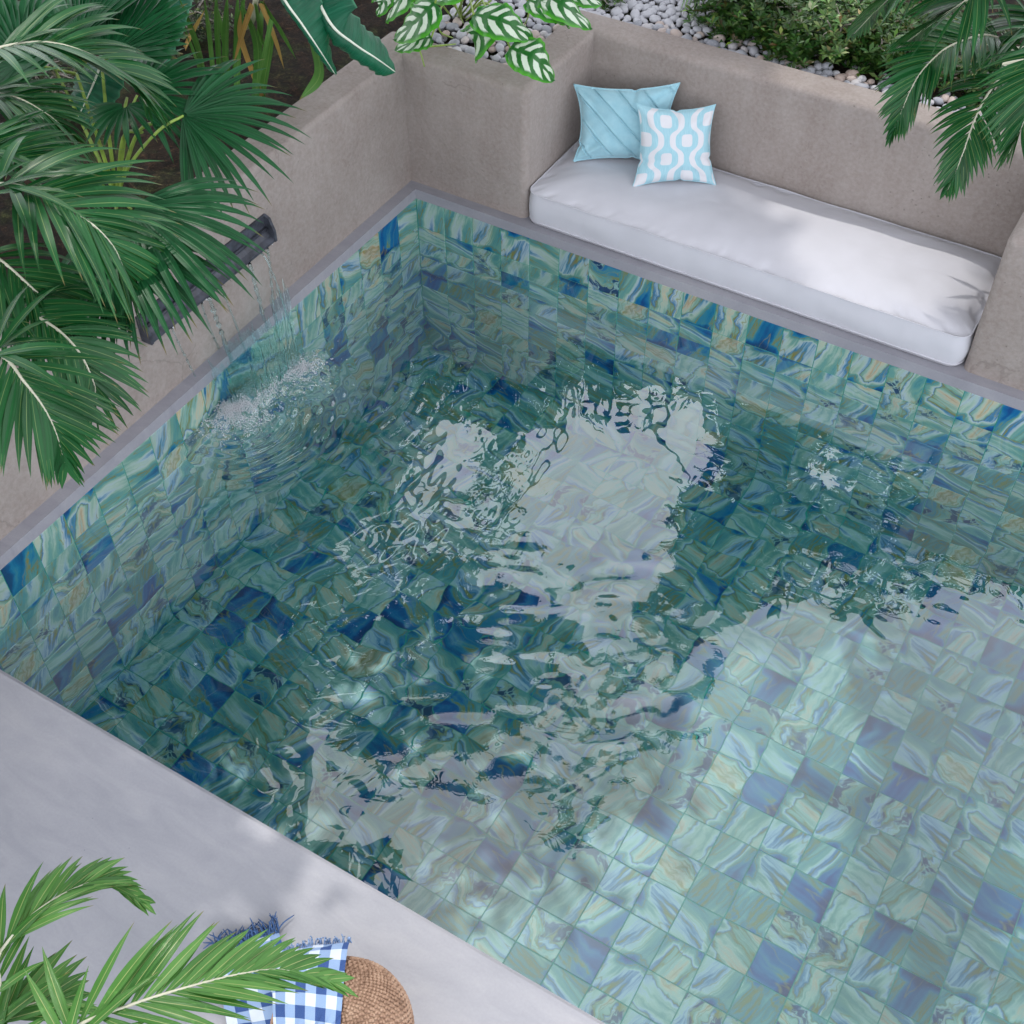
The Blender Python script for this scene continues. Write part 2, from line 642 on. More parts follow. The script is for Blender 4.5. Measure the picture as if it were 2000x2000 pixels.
M['rachis'] = plain('pale_leaf_stalk', (0.55, 0.55, 0.42), 0.45, 30, 0.12)
M['petiole'] = plain('green_leaf_stalk', (0.22, 0.33, 0.06), 0.4, 14, 0.45)
M['stem_brown'] = plain('dry_brown_stalk', (0.36, 0.22, 0.07), 0.6, 25, 0.4)
M['strap'] = leaf_material('strap_leaf', (0.03, 0.12, 0.02), (0.09, 0.22, 0.05), (0.20, 0.34, 0.10), 0.05, 0.4)
M['strap_dry'] = leaf_material('dry_strap_leaf', (0.34, 0.19, 0.05), (0.46, 0.28, 0.09), (0.55, 0.36, 0.14), 0.05, 0.5)
M['soil'] = None


# ------------------------------------------------------------------ ground: soil, pebble bed, deck, coping
def soil_material():
    n = N('dark_mulch')
    p = n.pos()
    a = n.noise(p, 28, 7, 0.7, 0.8).outputs['Fac']
    b = n.noise(p, 110, 5, 0.7).outputs['Fac']
    moss = n.noise(p, 3.2, 4, 0.6).outputs['Fac']
    v = n.math('ADD', n.math('MULTIPLY', a, 0.6), n.math('MULTIPLY', b, 0.4))
    col = n.ramp(v, [(0.40, (0.004, 0.003, 0.002)), (0.51, (0.016, 0.010, 0.006)), (0.59, (0.045, 0.024, 0.013)), (0.67, (0.13, 0.08, 0.045))])
    g = n.ramp(v, [(0.38, (0.004, 0.006, 0.002)), (0.52, (0.028, 0.04, 0.012)), (0.64, (0.10, 0.13, 0.04))])
    col = n.mix(n.range(moss, 0.48, 0.6, 0, 0.75), col, g)
    return n.done(n.bsdf(col, 0.9, n.bump(v, 0.9, 0.02), 0.2))


M['soil'] = soil_material()


def soil_sheet(name, x0, x1, y0, y1, z, step):
    nx, ny = int((x1 - x0) / step) + 1, int((y1 - y0) / step) + 1
    v = []
    for j in range(ny):
        for i in range(nx):
            x, y = x0 + (x1 - x0) * i / (nx - 1), y0 + (y1 - y0) * j / (ny - 1)
            h = 0.018 * noise.noise((x * 3, y * 3, 1)) + 0.010 * noise.noise((x * 14, y * 14, 4)) + 0.006 * noise.noise((x * 40, y * 40, 7))
            v.append((x, y, z + h))
    o = obj(name, v, grid_faces(nx, ny), M['soil'])
    return tag(o, kind='structure')


soil_sheet('soil', -7.0, -0.19, -6.0, 9.0, 0.555, 0.06)
soil_sheet('soil', -0.1895, 0.47, 0.19, 0.7695, 0.495, 0.06)
soil_sheet('soil', 2.59, 9.0, 0.19, 0.7695, 0.50, 0.08)
soil_sheet('soil', -0.1895, 9.0, 0.77, 9.0, 0.495, 0.08)

# a bed under everything reaching out past the garden
gv, gf = box((-60, -60, -1.6), (60, 60, -1.55))
tag(obj('ground', gv, gf, M['soil']), kind='structure')

# deck in front of the pool
dk = box((-0.26, -9.0, -0.14), (12.0, -2.857, 0.0))
bm = bmesh.new()
vs = [bm.verts.new(p) for p in dk[0]]
for q in dk[1]:
    bm.faces.new([vs[i] for i in q])
bmesh.ops.bevel(bm, geom=[e for e in bm.edges if all(abs(w.co.y + 2.857) < 1e-4 and w.co.z > -0.01 for w in e.verts)], offset=0.012, segments=4, affect='EDGES')
me = bpy.data.meshes.new('deck')
bm.to_mesh(me)
bm.free()
me.materials.append(M['deck'])
tag(link('deck', me), kind='structure')

# coping: the slab that carries bench and walls, one strip per side of the pool
HC = 0.049
cp = join([box((-0.26, -0.0, -HC), (9.0, 0.82, 0.0)), box((-0.26, -2.8565, -HC), (0.0, -0.0005, 0.0))])
bm = bmesh.new()
vs = [bm.verts.new(p) for p in cp[0]]
for q in cp[1]:
    bm.faces.new([vs[i] for i in q])
me = bpy.data.meshes.new('pool_coping')
bm.to_mesh(me)
bm.free()
me.materials.append(M['coping'])
tag(link('pool_coping', me), kind='structure')

# ------------------------------------------------------------------ pool walls, floor and their tiles
T = 0.15
DEPTH = 9
ZF = -HC - DEPTH * T                               # floor level
NX, NY = 40, 19


def designs():
    """the printed tile designs: (tone, swirl, dark figure, side wash, how many times it is used)"""
    d = [(0.60, 0.30, 0.0, 0.0, 3), (0.40, 0.45, 0.0, 0.7, 2), (0.60, 0.26, 0.0, 0.5, 3), (0.58, 0.95, 1.0, 0.0, 2), (0.58, 0.18, 0.0, 0.9, 3), (0.80, 0.50, 0.0, 0.2, 2),
         (0.62, 1.0, 0.9, 0.0, 2), (0.64, 0.22, 0.0, 0.7, 3), (0.68, 0.75, 0.0, 0.0, 2), (0.36, 0.50, 0.0, 0.2, 1), (0.62, 0.6, 0.0, 0.0, 2), (0.46, 0.18, 0.0, 0.3, 3),
         (0.56, 0.8, 0.8, 0.0, 2), (0.78, 0.3, 0.0, 0.6, 2), (0.36, 0.22, 0.0, 0.6, 2), (0.60, 0.9, 1.0, 0.0, 2), (0.55, 0.25, 0.0, 1.1, 2), (0.66, 0.35, 0.0, 0.0, 3),
         (0.44, 0.35, 0.0, 0.0, 3), (0.72, 0.2, 0.0, 0.8, 2)]
    meshes = []
    g, th, ch = 0.0014, 0.007, 0.0014
    for k, (tone, swirl, dark, edge, use) in enumerate(d):
        for q in range(4):                         # four quarter turns of the same print
            lo, hi = g, T - g
            v, uvs = [], []
            for (z, ins) in ((-th, 0), (-ch, 0), (0, ch)):
                for (a, b) in ((lo + ins, lo + ins), (hi - ins, lo + ins), (hi - ins, hi - ins), (lo + ins, hi - ins)):
                    v.append((a, b, z))
                    s, t = a / T - 0.5, b / T - 0.5
                    for _ in range(q):
                        s, t = -t, s
                    uvs.append((s + 7 * k + 3.5, t + 5.7 * (k % 5) + 2.2))
            f = [(8, 9, 10, 11)]
            for r in (0, 4):
                for i in range(4):
                    j = (i + 1) % 4
                    f.append((r + i, r + j, r + 4 + j, r + 4 + i))
            cols = [(tone, swirl, dark, edge)] * 12
            me = make_mesh('tile', v, f, M['tile'], uvs, cols, smooth=False)
            meshes.append((me, use))
    return meshes


TILES = designs()
POOLBAG = [m for i, (m, use) in enumerate(TILES) for _ in range(use)]


def lay_tiles(parent, cells):
    """cells: (matrix, wet pixel, size); the 300 largest in view become objects, the rest one part"""
    r = random.Random(5 + len(cells))
    vis = []
    rest = []
    for mt, px, size in cells:
        if px and -60 < px[0] < 2060 and -60 < px[1] < 2060:
            vis.append((size, mt))
        else:
            rest.append(mt)
    vis.sort(key=lambda a: -a[0])
    rest += [m for _, m in vis[298:]]
    for _, mt in vis[:298]:
        o = link('tile', r.choice(POOLBAG), parent)
        o.matrix_local = mt
    if rest:
        v, f, uvs, cols = [], [], [], []
        for mt in rest:
            me = r.choice(POOLBAG)
            b = len(v)
            v += [mt @ w.co for w in me.vertices]
            f += [tuple(i + b for i in p.vertices) for p in me.polygons]
            uvd = {}
            for lp in me.loops:
                uvd[lp.vertex_index] = tuple(me.uv_layers[0].data[lp.index].uv)
            uvs += [uvd[i] for i in range(len(me.vertices))]
            cols += [tuple(c.color) for c in me.color_attributes['tint'].data]
        o = obj('tile', v, f, M['tile'], parent, uvs, cols, smooth=False)
        o['kind'] = 'stuff'


def wall_px(p):
    return to_px(p) if p[2] > ZW else to_px_wet(p)


# floor
fv, ff = box((-0.02, -2.87, ZF - 0.06), (NX * T, 0.02, ZF - 0.0012))
pool_floor = tag(obj('pool_floor', fv, ff, M['grout'], smooth=False), kind='structure')
cells = []
for i in range(NX):
    for j in range(NY):
        c = V((i * T + T / 2, -j * T - T / 2, ZF))
        px = to_px_wet(c)
        px2 = to_px_wet(c + V((0.05, 0, 0)))
        jit = Euler((rng.uniform(-.004, .004), rng.uniform(-.004, .004), 0)).to_matrix().to_4x4()
        cells.append((Matrix.Translation((i * T, -(j + 1) * T, ZF + rng.uniform(-.0004, .0004))) @ jit, px, abs(px2[0] - px[0])))
lay_tiles(pool_floor, cells)

# back wall: face y = 0, seen from -y
bv, bf = box((-0.02, 0.0016, ZF - 0.06), (NX * T, 0.12, -HC - 0.0005))
wall_b = tag(obj('pool_wall', bv, bf, M['grout'], smooth=False), kind='structure')
MB = Matrix(((1, 0, 0, 0), (0, 0, -1, 0), (0, 1, 0, 0), (0, 0, 0, 1)))       # tile x -> x, y -> z, normal -> -y
cells = []
for i in range(NX):
    for k in range(DEPTH):
        zc = -HC - k * T - T / 2
        c = (i * T + T / 2, 0, zc)
        px = wall_px(c)
        cells.append((Matrix.Translation((i * T, 0.0, zc - T / 2)) @ MB, px, 1.0 / (k + 1) + (0.001 * i)))
lay_tiles(wall_b, cells)

# left wall: face x = 0, seen from +x
lv, lf = box((-0.12, -2.87, ZF - 0.06), (-0.0016, 0.0015, -HC - 0.0005))
wall_l = tag(obj('pool_wall', lv, lf, M['grout'], smooth=False), kind='structure')
ML = Matrix(((0, 0, 1, 0), (-1, 0, 0, 0), (0, -1, 0, 0), (0, 0, 0, 1)))
ML = Matrix(((0, 0, 1, 0), (1, 0, 0, 0), (0, 1, 0, 0), (0, 0, 0, 1)))       # tile x -> y, y -> z, normal -> +x
cells = []
for i in range(NY):
    for k in range(DEPTH):
        zc = -HC - k * T - T / 2
        c = (0, -i * T - T / 2, zc)
        px = wall_px(c)
        cells.append((Matrix.Translation((0, -(i + 1) * T, zc - T / 2)) @ ML, px, 1.0 / (k + 1)))
lay_tiles(wall_l, cells)
# the two walls that face away from the camera
nv, nf = box((-0.02, -2.99, ZF - 0.06), (NX * T, -2.871, -0.1405))
tag(obj('pool_wall', nv, nf, M['far_tile'], smooth=False), kind='structure')
nv, nf = box((NX * T + 0.0005, -2.99, ZF - 0.06), (NX * T + 0.15, 0.1, -HC - 0.001))
tag(obj('pool_wall', nv, nf, M['far_tile'], smooth=False), kind='structure')


# ------------------------------------------------------------------ water
IMP_A = at(462, 812, ZW)
IMP_B = at(596, 732, ZW)


def vnoise(x, y, seed):
    """smooth value noise on arrays"""
    r = np.random.RandomState(seed)
    tab = r.rand(256, 256)
    xi, yi = np.floor(x).astype(int), np.floor(y).astype(int)
    fx, fy = x - xi, y - yi
    fx = fx * fx * fx * (fx * (fx * 6 - 15) + 10)
    fy = fy * fy * fy * (fy * (fy * 6 - 15) + 10)
    a = tab[yi % 256, xi % 256]
    b = tab[yi % 256, (xi + 1) % 256]
    c = tab[(yi + 1) % 256, xi % 256]
    d = tab[(yi + 1) % 256, (xi + 1) % 256]
    return (a + (b - a) * fx) * (1 - fy) + (c + (d - c) * fx) * fy - 0.5


def pool_height(x, y):
    # distance to the line where the spout lands
    ax, ay, bx, by = IMP_A.x, IMP_A.y, IMP_B.x, IMP_B.y
    t = np.clip(((x - ax) * (bx - ax) + (y - ay) * (by - ay)) / ((bx - ax) ** 2 + (by - ay) ** 2), 0, 1)
    d = np.hypot(x - ax - t * (bx - ax), y - ay - t * (by - ay))
    mx, my = (ax + bx) / 2, (ay + by) / 2
    dc = np.hypot((x - ax), (y - ay))
    d2 = np.hypot(x - bx, y - by)
    h = 0.0020 * np.exp(-d / 0.22) * np.sin(2 * np.pi * d / 0.062 + 3.0 * vnoise(x * 4, y * 4, 3))
    h += 0.0075 * np.exp(-dc / 0.16) * np.sin(2 * np.pi * dc / 0.052 + 1.6 * vnoise(x * 7, y * 7, 31))
    h += 0.0004 * np.exp(-dc / 0.5) * np.sin(2 * np.pi * dc / 0.05)
    h += 0.0003 * np.exp(-d2 / 0.5) * np.sin(2 * np.pi * d2 / 0.07)
    chop = np.exp(-(d / 0.11) ** 2) * (0.55 + 0.45 * np.exp(-(dc / 0.16) ** 2))
    h += chop * (0.034 * vnoise(x * 26, y * 26, 5) + 0.018 * vnoise(x * 60, y * 60, 6))
    # breeze patch in the middle of the pool
    cx, cy = at(1060, 1300, ZW)[:2]
    rx, ry = (x - cx) * 0.80 + (y - cy) * 0.60, -(x - cx) * 0.60 + (y - cy) * 0.80
    patch = np.exp(-(np.abs(rx / 0.62) ** 4 + np.abs(ry / 0.52) ** 4))
    wx = x + 0.05 * vnoise(x * 5, y * 5, 21)
    wy = y + 0.05 * vnoise(x * 5 + 9, y * 5, 22)
    u, w = wx * 0.87 + wy * 0.5, -wx * 0.5 + wy * 0.87
    h += patch * (0.0056 * vnoise(u * 8, w * 12, 8) + 0.0026 * vnoise(u * 15, w * 22, 9))
    left = np.exp(-((x - 0.95) / 0.55) ** 2 - ((y + 1.7) / 0.75) ** 2)
    h += left * (0.0034 * vnoise(u * 6, w * 9, 11) + 0.0008 * vnoise(u * 15, w * 20, 12))
    # quiet swell everywhere
    h += 0.0021 * vnoise(x * 3.1 + 0.6 * y, y * 3.6, 13) + 0.0005 * vnoise(x * 9 + 3, y * 10, 14)
    edge = np.exp(-((x - 2.35) / 0.45) ** 2 - ((y + 0.75) / 0.35) ** 2)
    h += edge * 0.0022 * vnoise(x * 20, y * 26, 15)
    return h


xs = np.concatenate([np.linspace(-0.004, 4.3, 560), np.linspace(4.35, NX * T + 0.0002, 30)])
ys = np.linspace(-2.868, 0.004, 380)
GX, GY = np.meshgrid(xs, ys)
GZ = ZW + pool_height(GX, GY)
nx, ny = len(xs), len(ys)
verts = np.stack([GX.ravel(), GY.ravel(), GZ.ravel()], 1)
ring = ([j * nx for j in range(0)])
idx = np.arange(nx * ny).reshape(ny, nx)
faces = np.stack([idx[:-1, :-1], idx[:-1, 1:], idx[1:, 1:], idx[1:, :-1]], -1).reshape(-1, 4)
border = list(idx[0, :]) + list(idx[1:, -1]) + list(idx[-1, -2::-1]) + list(idx[-2:0:-1, 0])
zb = ZF - 0.004
low = [(verts[b][0], verts[b][1], zb) for b in border]
base = nx * ny
allv = [tuple(p) for p in verts] + low
allf = [tuple(q) for q in faces]
nb = len(border)
for i in range(nb):
    j = (i + 1) % nb
    allf.append((int(border[j]), int(border[i]), base + i, base + j))
allf.append(tuple(base + i for i in range(nb - 1, -1, -1)))
water = obj('pool_water', allv, allf, M['water'])
tag(water, kind='structure')

# ------------------------------------------------------------------ plastered garden wall with the bench niche
WT = 0.62


def garden_wall():
    path = [(-0.055, -9.0), (-0.055, 0.05), (0.55, 0.05), (0.55, 0.63), (2.508, 0.63), (2.508, 0.053), (9.0, 0.053), (9.0, 0.218),
            (2.675, 0.218), (2.675, 0.79), (0.385, 0.79), (0.385, 0.212), (-0.22, 0.212), (-0.22, -9.0)]
    bm = bmesh.new()
    lo = [bm.verts.new((x, y, 0.0)) for x, y in path]
    hi = [bm.verts.new((x, y, WT)) for x, y in path]
    n = len(path)
    bm.faces.new(list(reversed(lo)))
    bm.faces.new(hi)
    for i in range(n):
        j = (i + 1) % n
        bm.faces.new((lo[i], lo[j], hi[j], hi[i]))
    bm.normal_update()
    front = []
    for e in bm.edges:
        a, b = e.verts
        if a.co.z > 0.5 and b.co.z > 0.5:
            front.append(e)
        elif abs(a.co.z - b.co.z) > 0.5 and e.calc_face_angle_signed(0) > 0.1:
            front.append(e)
    bmesh.ops.bevel(bm, geom=front, offset=0.034, segments=6, profile=0.5, affect='EDGES', clamp_overlap=True)
    bmesh.ops.triangulate(bm, faces=[f for f in bm.faces if len(f.verts) > 4])
    me = bpy.data.meshes.new('garden_wall')
    bm.to_mesh(me)
    bm.free()
    me.materials.append(M['plaster'])
    me.polygons.foreach_set('use_smooth', [True] * len(me.polygons))
    me.set_sharp_from_angle(angle=R(35))
    o = link('garden_wall', me)
    tag(o, 'taupe plastered planter wall with rounded edges running round pool and bench niche', 'wall')
    return o


garden_wall()


# ------------------------------------------------------------------ bench cushion
def cloth_material(name, col, nscale=350, rough=0.85, var=0.06):
    n = N(name)
    p = n.pos()
    w = n.noise(p, nscale, 2, 0.5).outputs['Fac']
    big = n.noise(p, 7, 3).outputs['Fac']
    c = n.mix(n.range(big, 0.3, 0.7), tuple(x * (1 - var) for x in col), col)
    return n.done(n.bsdf(c, rough, n.bump(w, 0.15, 0.002), 0.2, Sheen_Weight=0.15))


M['canvas'] = cloth_material('white_canvas', (0.55, 0.555, 0.60))


def cushion():
    root = thing('bench_cushion', (1.53, 0.32, 0.0), 'long white upholstered seat cushion filling the bench niche beside the pool', 'cushion')
    x0, x1, y0, y1 = 0.560, 2.496, 0.040, 0.615
    h, crown = 0.150, 0.040
    r = 0.055
    # outline of the cushion seen from above (rounded rectangle)
    out = []
    nseg = 7
    for cx, cy, a0 in ((x1 - r, y0 + r, -90), (x1 - r, y1 - r, 0), (x0 + r, y1 - r, 90), (x0 + r, y0 + r, 180)):
        for k in range(nseg + 1):
            a = R(a0 + 90 * k / nseg)
            out.append((cx + r * math.cos(a), cy + r * math.sin(a)))
    dense = []
    for i in range(len(out)):
        a, b = V(out[i]), V(out[(i + 1) % len(out)])
        m = max(1, int((b - a).length / 0.014))
        for k in range(m):
            dense.append(a.lerp(b, k / m))
    n = len(dense)
    ctr = V(((x0 + x1) / 2, (y0 + y1) / 2))
    v, f = [], []
    r2 = random.Random(3)
    puck = [0.0] * n
    for _ in range(150):
        k, wd, am = r2.randrange(n), r2.uniform(0.6, 1.4), r2.uniform(0.3, 1.0)
        for q in range(-4, 5):
            puck[(k + q) % n] += am * math.exp(-(q / wd) ** 2)
    rings = []
    # side: bottom to seam
    for t in (0.0, 0.12, 0.3, 0.5, 0.7, 0.85, 0.95, 1.0):
        z = 0.004 + (h - 0.004) * t
        bulge = 0.009 * math.sin(math.pi * t)
        rings.append(('s', z, bulge, t))
    # top: seam to centre, as insets
    tops = [0.004, 0.012, 0.022, 0.034, 0.05, 0.07, 0.095, 0.125, 0.16, 0.20, 0.24, 0.27, (y1 - y0) / 2]
    for kind, z, bulge, t in rings:
        for i, p in enumerate(dense):
            a = dense[(i + 1) % n] - dense[i - 1]
            nr = V((a.y, -a.x)).normalized()
            w = 0.007 * noise.noise((p.x * 9, p.y * 9, z * 14)) + 0.003 * noise.noise((p.x * 26, p.y * 26, z * 22)) - 0.0075 * puck[i] * smooth01((t - 0.55) / 0.4) * (1 - smooth01((t - 0.93) / 0.07))
            q = p + nr * (bulge + w * math.sin(math.pi * min(1, t + 0.08)))
            v.append((q.x, q.y, z + 0.003 * noise.noise((p.x * 5, p.y * 5, 3)) * t))
    for ins in tops:
        for i, p in enumerate(dense):
            a = dense[(i + 1) % n] - dense[i - 1]
            nr = V((a.y, -a.x)).normalized()
            # shrink towards the long centre line so the insets never cross
            hx, hy = (x1 - x0) / 2, (y1 - y0) / 2
            qx = ctr.x + (p.x - ctr.x) * (1 - ins / hx)
            qy = ctr.y + (p.y - ctr.y) * (1 - ins / hy)
            z = h + crown * (1 - (1 - min(1, ins / 0.26)) ** 2.6)
            z -= 0.0065 * puck[i] * math.exp(-((ins - 0.02) / 0.018) ** 2)
            fade = smooth01(ins / 0.06)
            z += (0.012 * noise.noise((qx * 2.1, qy * 3.0, 5)) + 0.006 * noise.noise((qx * 6, qy * 9, 8)) + 0.002 * noise.noise((qx * 15, qy * 22, 9))) * fade + 0.002 * noise.noise((qx * 30, qy * 12, 2)) * math.exp(-((ins - 0.03) / 0.03) ** 2)
            v.append((qx, qy, z))
    nr_ = len(rings) + len(tops)
    for k in range(nr_ - 1):
        for i in range(n):
            j = (i + 1) % n
            f.append((k * n + i, k * n + j, (k + 1) * n + j, (k + 1) * n + i))
    f.append(tuple(range(n - 1, -1, -1)))
    obj('body', v, f, M['canvas'], root)
    for z, off in ((h + 0.001, 0.0015), (0.018, 0.004)):
        pts = []
        for i, p in enumerate(dense):
            a = dense[(i + 1) % n] - dense[i - 1]
            nr = V((a.y, -a.x)).normalized()
            q = p + nr * (off + 0.0012 * noise.noise((p.x * 30, p.y * 30, z * 50)))
            pts.append(V((q.x, q.y, z + 0.003 * noise.noise((p.x * 5, p.y * 5, 3)) * (z / h))))
        pts.append(pts[0])
        tv, tf = tube(pts, 0.0032, 5, cap=False)
        obj('piping', tv, tf, M['canvas'], root)


cushion()


# ------------------------------------------------------------------ throw pillows
def suede_material():
    n = N('sky_blue_suede')
    p = n.pos()
    uv = n.n('UVMap', uv_map='UVMap').outputs[0]
    f = n.noise(p, 22, 5, 0.6).outputs['Fac']
    c = n.mix(n.range(f, 0.3, 0.7), (0.25, 0.475, 0.56), (0.33, 0.56, 0.635))
    w = n.noise(p, 260, 2).outputs['Fac']
    return n.done(n.bsdf(c, 0.8, n.bump(w, 0.12, 0.002), 0.25, Sheen_Weight=0.3))


def ogee_material():
    """pale print: sky-blue ogee chains with white rounded squares on a white ground"""
    n = N('ogee_print_cotton')
    uv = n.n('UVMap', uv_map='UVMap').outputs[0]
    sx = n.n('SeparateXYZ')
    n.t.links.new(uv, sx.inputs[0])
    u = n.math('MULTIPLY', sx.outputs[0], 3.45)
    v = n.math('MULTIPLY', sx.outputs[1], 1.95)
    u = n.math('ADD', u, 0.28)
    col = n.math('FLOOR', u)
    fx = n.math('SUBTRACT', n.math('SUBTRACT', u, col), 0.5)
    odd = n.math('MODULO', col, 2.0)
    vy = n.math('ADD', v, n.math('MULTIPLY', odd, 0.5))
    fy = n.math('SUBTRACT', n.math('FRACT', n.math('ADD', vy, 0.35)), 0.5)
    ax, ay = n.math('ABSOLUTE', fx), n.math('ABSOLUTE', fy)
    cs = n.math('COSINE', n.math('MULTIPLY', fy, 2 * math.pi))
    # flatten the cosine so that the ovals have straight flanks
    cs = n.math('MULTIPLY', n.math('ADD', n.math('TANH', n.math('MULTIPLY', cs, 1.6)), 1.0), 0.5)
    hw = n.math('ADD', n.math('MULTIPLY', cs, 0.48), 0.115)
    hw2 = n.math('ADD', n.math('MULTIPLY', n.math('SUBTRACT', 1.0, cs), 0.48), 0.115)
    blue = n.math('MAXIMUM', n.math('LESS_THAN', ax, hw), n.math('LESS_THAN', n.math('SUBTRACT', 1.0, ax), hw2))
    sq = n.math('ADD', n.math('POWER', n.math('DIVIDE', ax, 0.27), 4.0), n.math('POWER', n.math('DIVIDE', ay, 0.17), 4.0))
    hole = n.math('LESS_THAN', sq, 1.0)
    fac = n.math('MULTIPLY', blue, n.math('SUBTRACT', 1.0, hole))
    p = n.pos()
    lines = n.noise(scaled(n, uv, (150, 8, 1)), 1.0, 2).outputs['Fac']
    bl = n.mix(n.range(lines, 0.3, 0.7, 0, 1), (0.29, 0.52, 0.60), (0.38, 0.61, 0.68))
    c = n.mix(fac, (0.64, 0.65, 0.68), bl)
    h = n.math('SUBTRACT', n.math('MULTIPLY', lines, 0.3), n.math('MULTIPLY', fac, 0.3))
    return n.done(n.bsdf(c, 0.8, n.bump(h, 0.15, 0.003), 0.2))


M['suede'] = suede_material()
M['ogee'] = ogee_material()


def pillow(label, TL, TR, BL, BR, thick, mat, seams=False, piping=False, seed=1, sag=None):
    TL, TR, BL, BR = map(V, (TL, TR, BL, BR))
    ctr = (TL + TR + BL + BR) / 4
    root = thing('throw_pillow', ctr, label, 'pillow')
    nrm = ((TR - BL).cross(TL - BR)).normalized()
    n = 49
    r = random.Random(seed)
    tucks = [(0.0, r.uniform(0.35, 0.6)), (1.0, r.uniform(0.4, 0.62)), (2.0, r.uniform(0.2, 0.35)), (3.0, r.uniform(0.2, 0.35))]

    def edge_in(u, v):
        """how far the outline is drawn in between the corners"""
        iu = 0.080 * math.sin(math.pi * v) ** 0.8
        iv = 0.078 * math.sin(math.pi * u) ** 0.8
        for k, t in tucks:
            if k == 0: iv += 0.022 * math.exp(-((u - t) / 0.03) ** 2) * (v > 0.5)
            if k == 1: iv += 0.02 * math.exp(-((u - t) / 0.03) ** 2) * (v < 0.5)
            if k == 2: iu += 0.02 * math.exp(-((v - t) / 0.03) ** 2) * (u < 0.5)
            if k == 3: iu += 0.02 * math.exp(-((v - t) / 0.03) ** 2) * (u > 0.5)
        return iu, iv

    def point(u, v, side):
        iu, iv = edge_in(u, v)
        uu = 0.5 + (u - 0.5) * (1 - 2 * iu)
        vv = 0.5 + (v - 0.5) * (1 - 2 * iv)
        p = BL.lerp(BR, uu).lerp(TL.lerp(TR, uu), vv)
        a, b = 1 - abs(2 * u - 1) ** 2.4, 1 - abs(2 * v - 1) ** 2.4
        hgt = thick * (max(0, a * b)) ** 0.55
        wr = 0.010 * noise.noise((u * 3.2 + seed, v * 3.2, side * 3 + 1)) + 0.005 * noise.noise((u * 8 + seed, v * 8, side * 5))
        # folds running in from the corners
        for cu, cv in ((0, 0), (1, 0), (0, 1), (1, 1)):
            d = math.hypot(u - cu, v - cv)
            an = math.atan2(abs(v - cv) + 1e-6, abs(u - cu) + 1e-6)
            wr += 0.005 * math.sin(an * 9 + seed + cu * 2 + cv) * math.exp(-((d - 0.22) / 0.16) ** 2)
        for k, t in tucks:
            du, dv = (u - t, v - (1 if k == 0 else 0)) if k < 2 else (v - t, u - (0 if k == 2 else 1))
            wr -= 0.010 * math.exp(-(du / 0.035) ** 2 - (dv / 0.13) ** 2)
        hgt += wr * (max(0, a * b)) ** 0.35
        if seams and side > 0:
            s = (u * 1.35 - (1 - v) * 1.0)
            q = (s * 3.05 + 0.28) % 1.0
            q = min(q, 1 - q)
            hgt -= 0.012 * math.exp(-(q / 0.030) ** 2)
            hgt += 0.0045 * math.exp(-((q - 0.085) / 0.030) ** 2)
        return p + nrm * hgt * side

    v, f, uvs = [], [], []
    nn = 97 if seams else n
    for side in (1, -1):
        b = len(v)
        for j in range(nn):
            for i in range(nn):
                u, w = i / (nn - 1), j / (nn - 1)
                v.append(point(u, w, side))
                uvs.append((u, w))
        g = grid_faces(nn, nn, b)
        f += g if side > 0 else [tuple(reversed(q)) for q in g]
    obj('cover', v, f, mat, root, uvs)
    pts = []
    m = 40
    for k in range(4 * m):
        s, t = divmod(k, m)
        t = t / m
        u, w = ((t, 0), (1, t), (1 - t, 1), (0, 1 - t))[s]
        pts.append(point(u, w, 0))
    pts.append(pts[0])
    tv, tf = tube(pts, 0.0052 if piping else 0.0022, 6, cap=False)
    obj('piping' if piping else 'edge_seam', tv, tf, mat, root, [(0.5, 0.02)] * len(tv))


pillow('sky blue suede pillow with diagonal pintuck seams in the niche corner', (0.575, 0.415, 0.478), (0.990, 0.585, 0.520),
       (0.648, 0.300, 0.190), (1.03, 0.475, 0.200), 0.075, M['suede'], seams=True, piping=True, seed=2)
pillow('square pillow with pale blue and white ogee print leaning on the blue suede pillow', (0.885, 0.392, 0.492), (1.172, 0.560, 0.488),
       (0.957, 0.258, 0.182), (1.262, 0.452, 0.186), 0.062, M['ogee'], seed=5)


# ------------------------------------------------------------------ stone spout and falling water
M['slate'] = plain('dark_slate_stone', (0.045, 0.05, 0.065), 0.45, 34, 0.5, 0.3)
M['fall'] = clear_water_material('falling_water', (0.90, 0.975, 0.975))
M['drop'] = clear_water_material('splash_water', (0.97, 0.99, 1.0), 0.5)
YA, YB = -0.935, -1.668


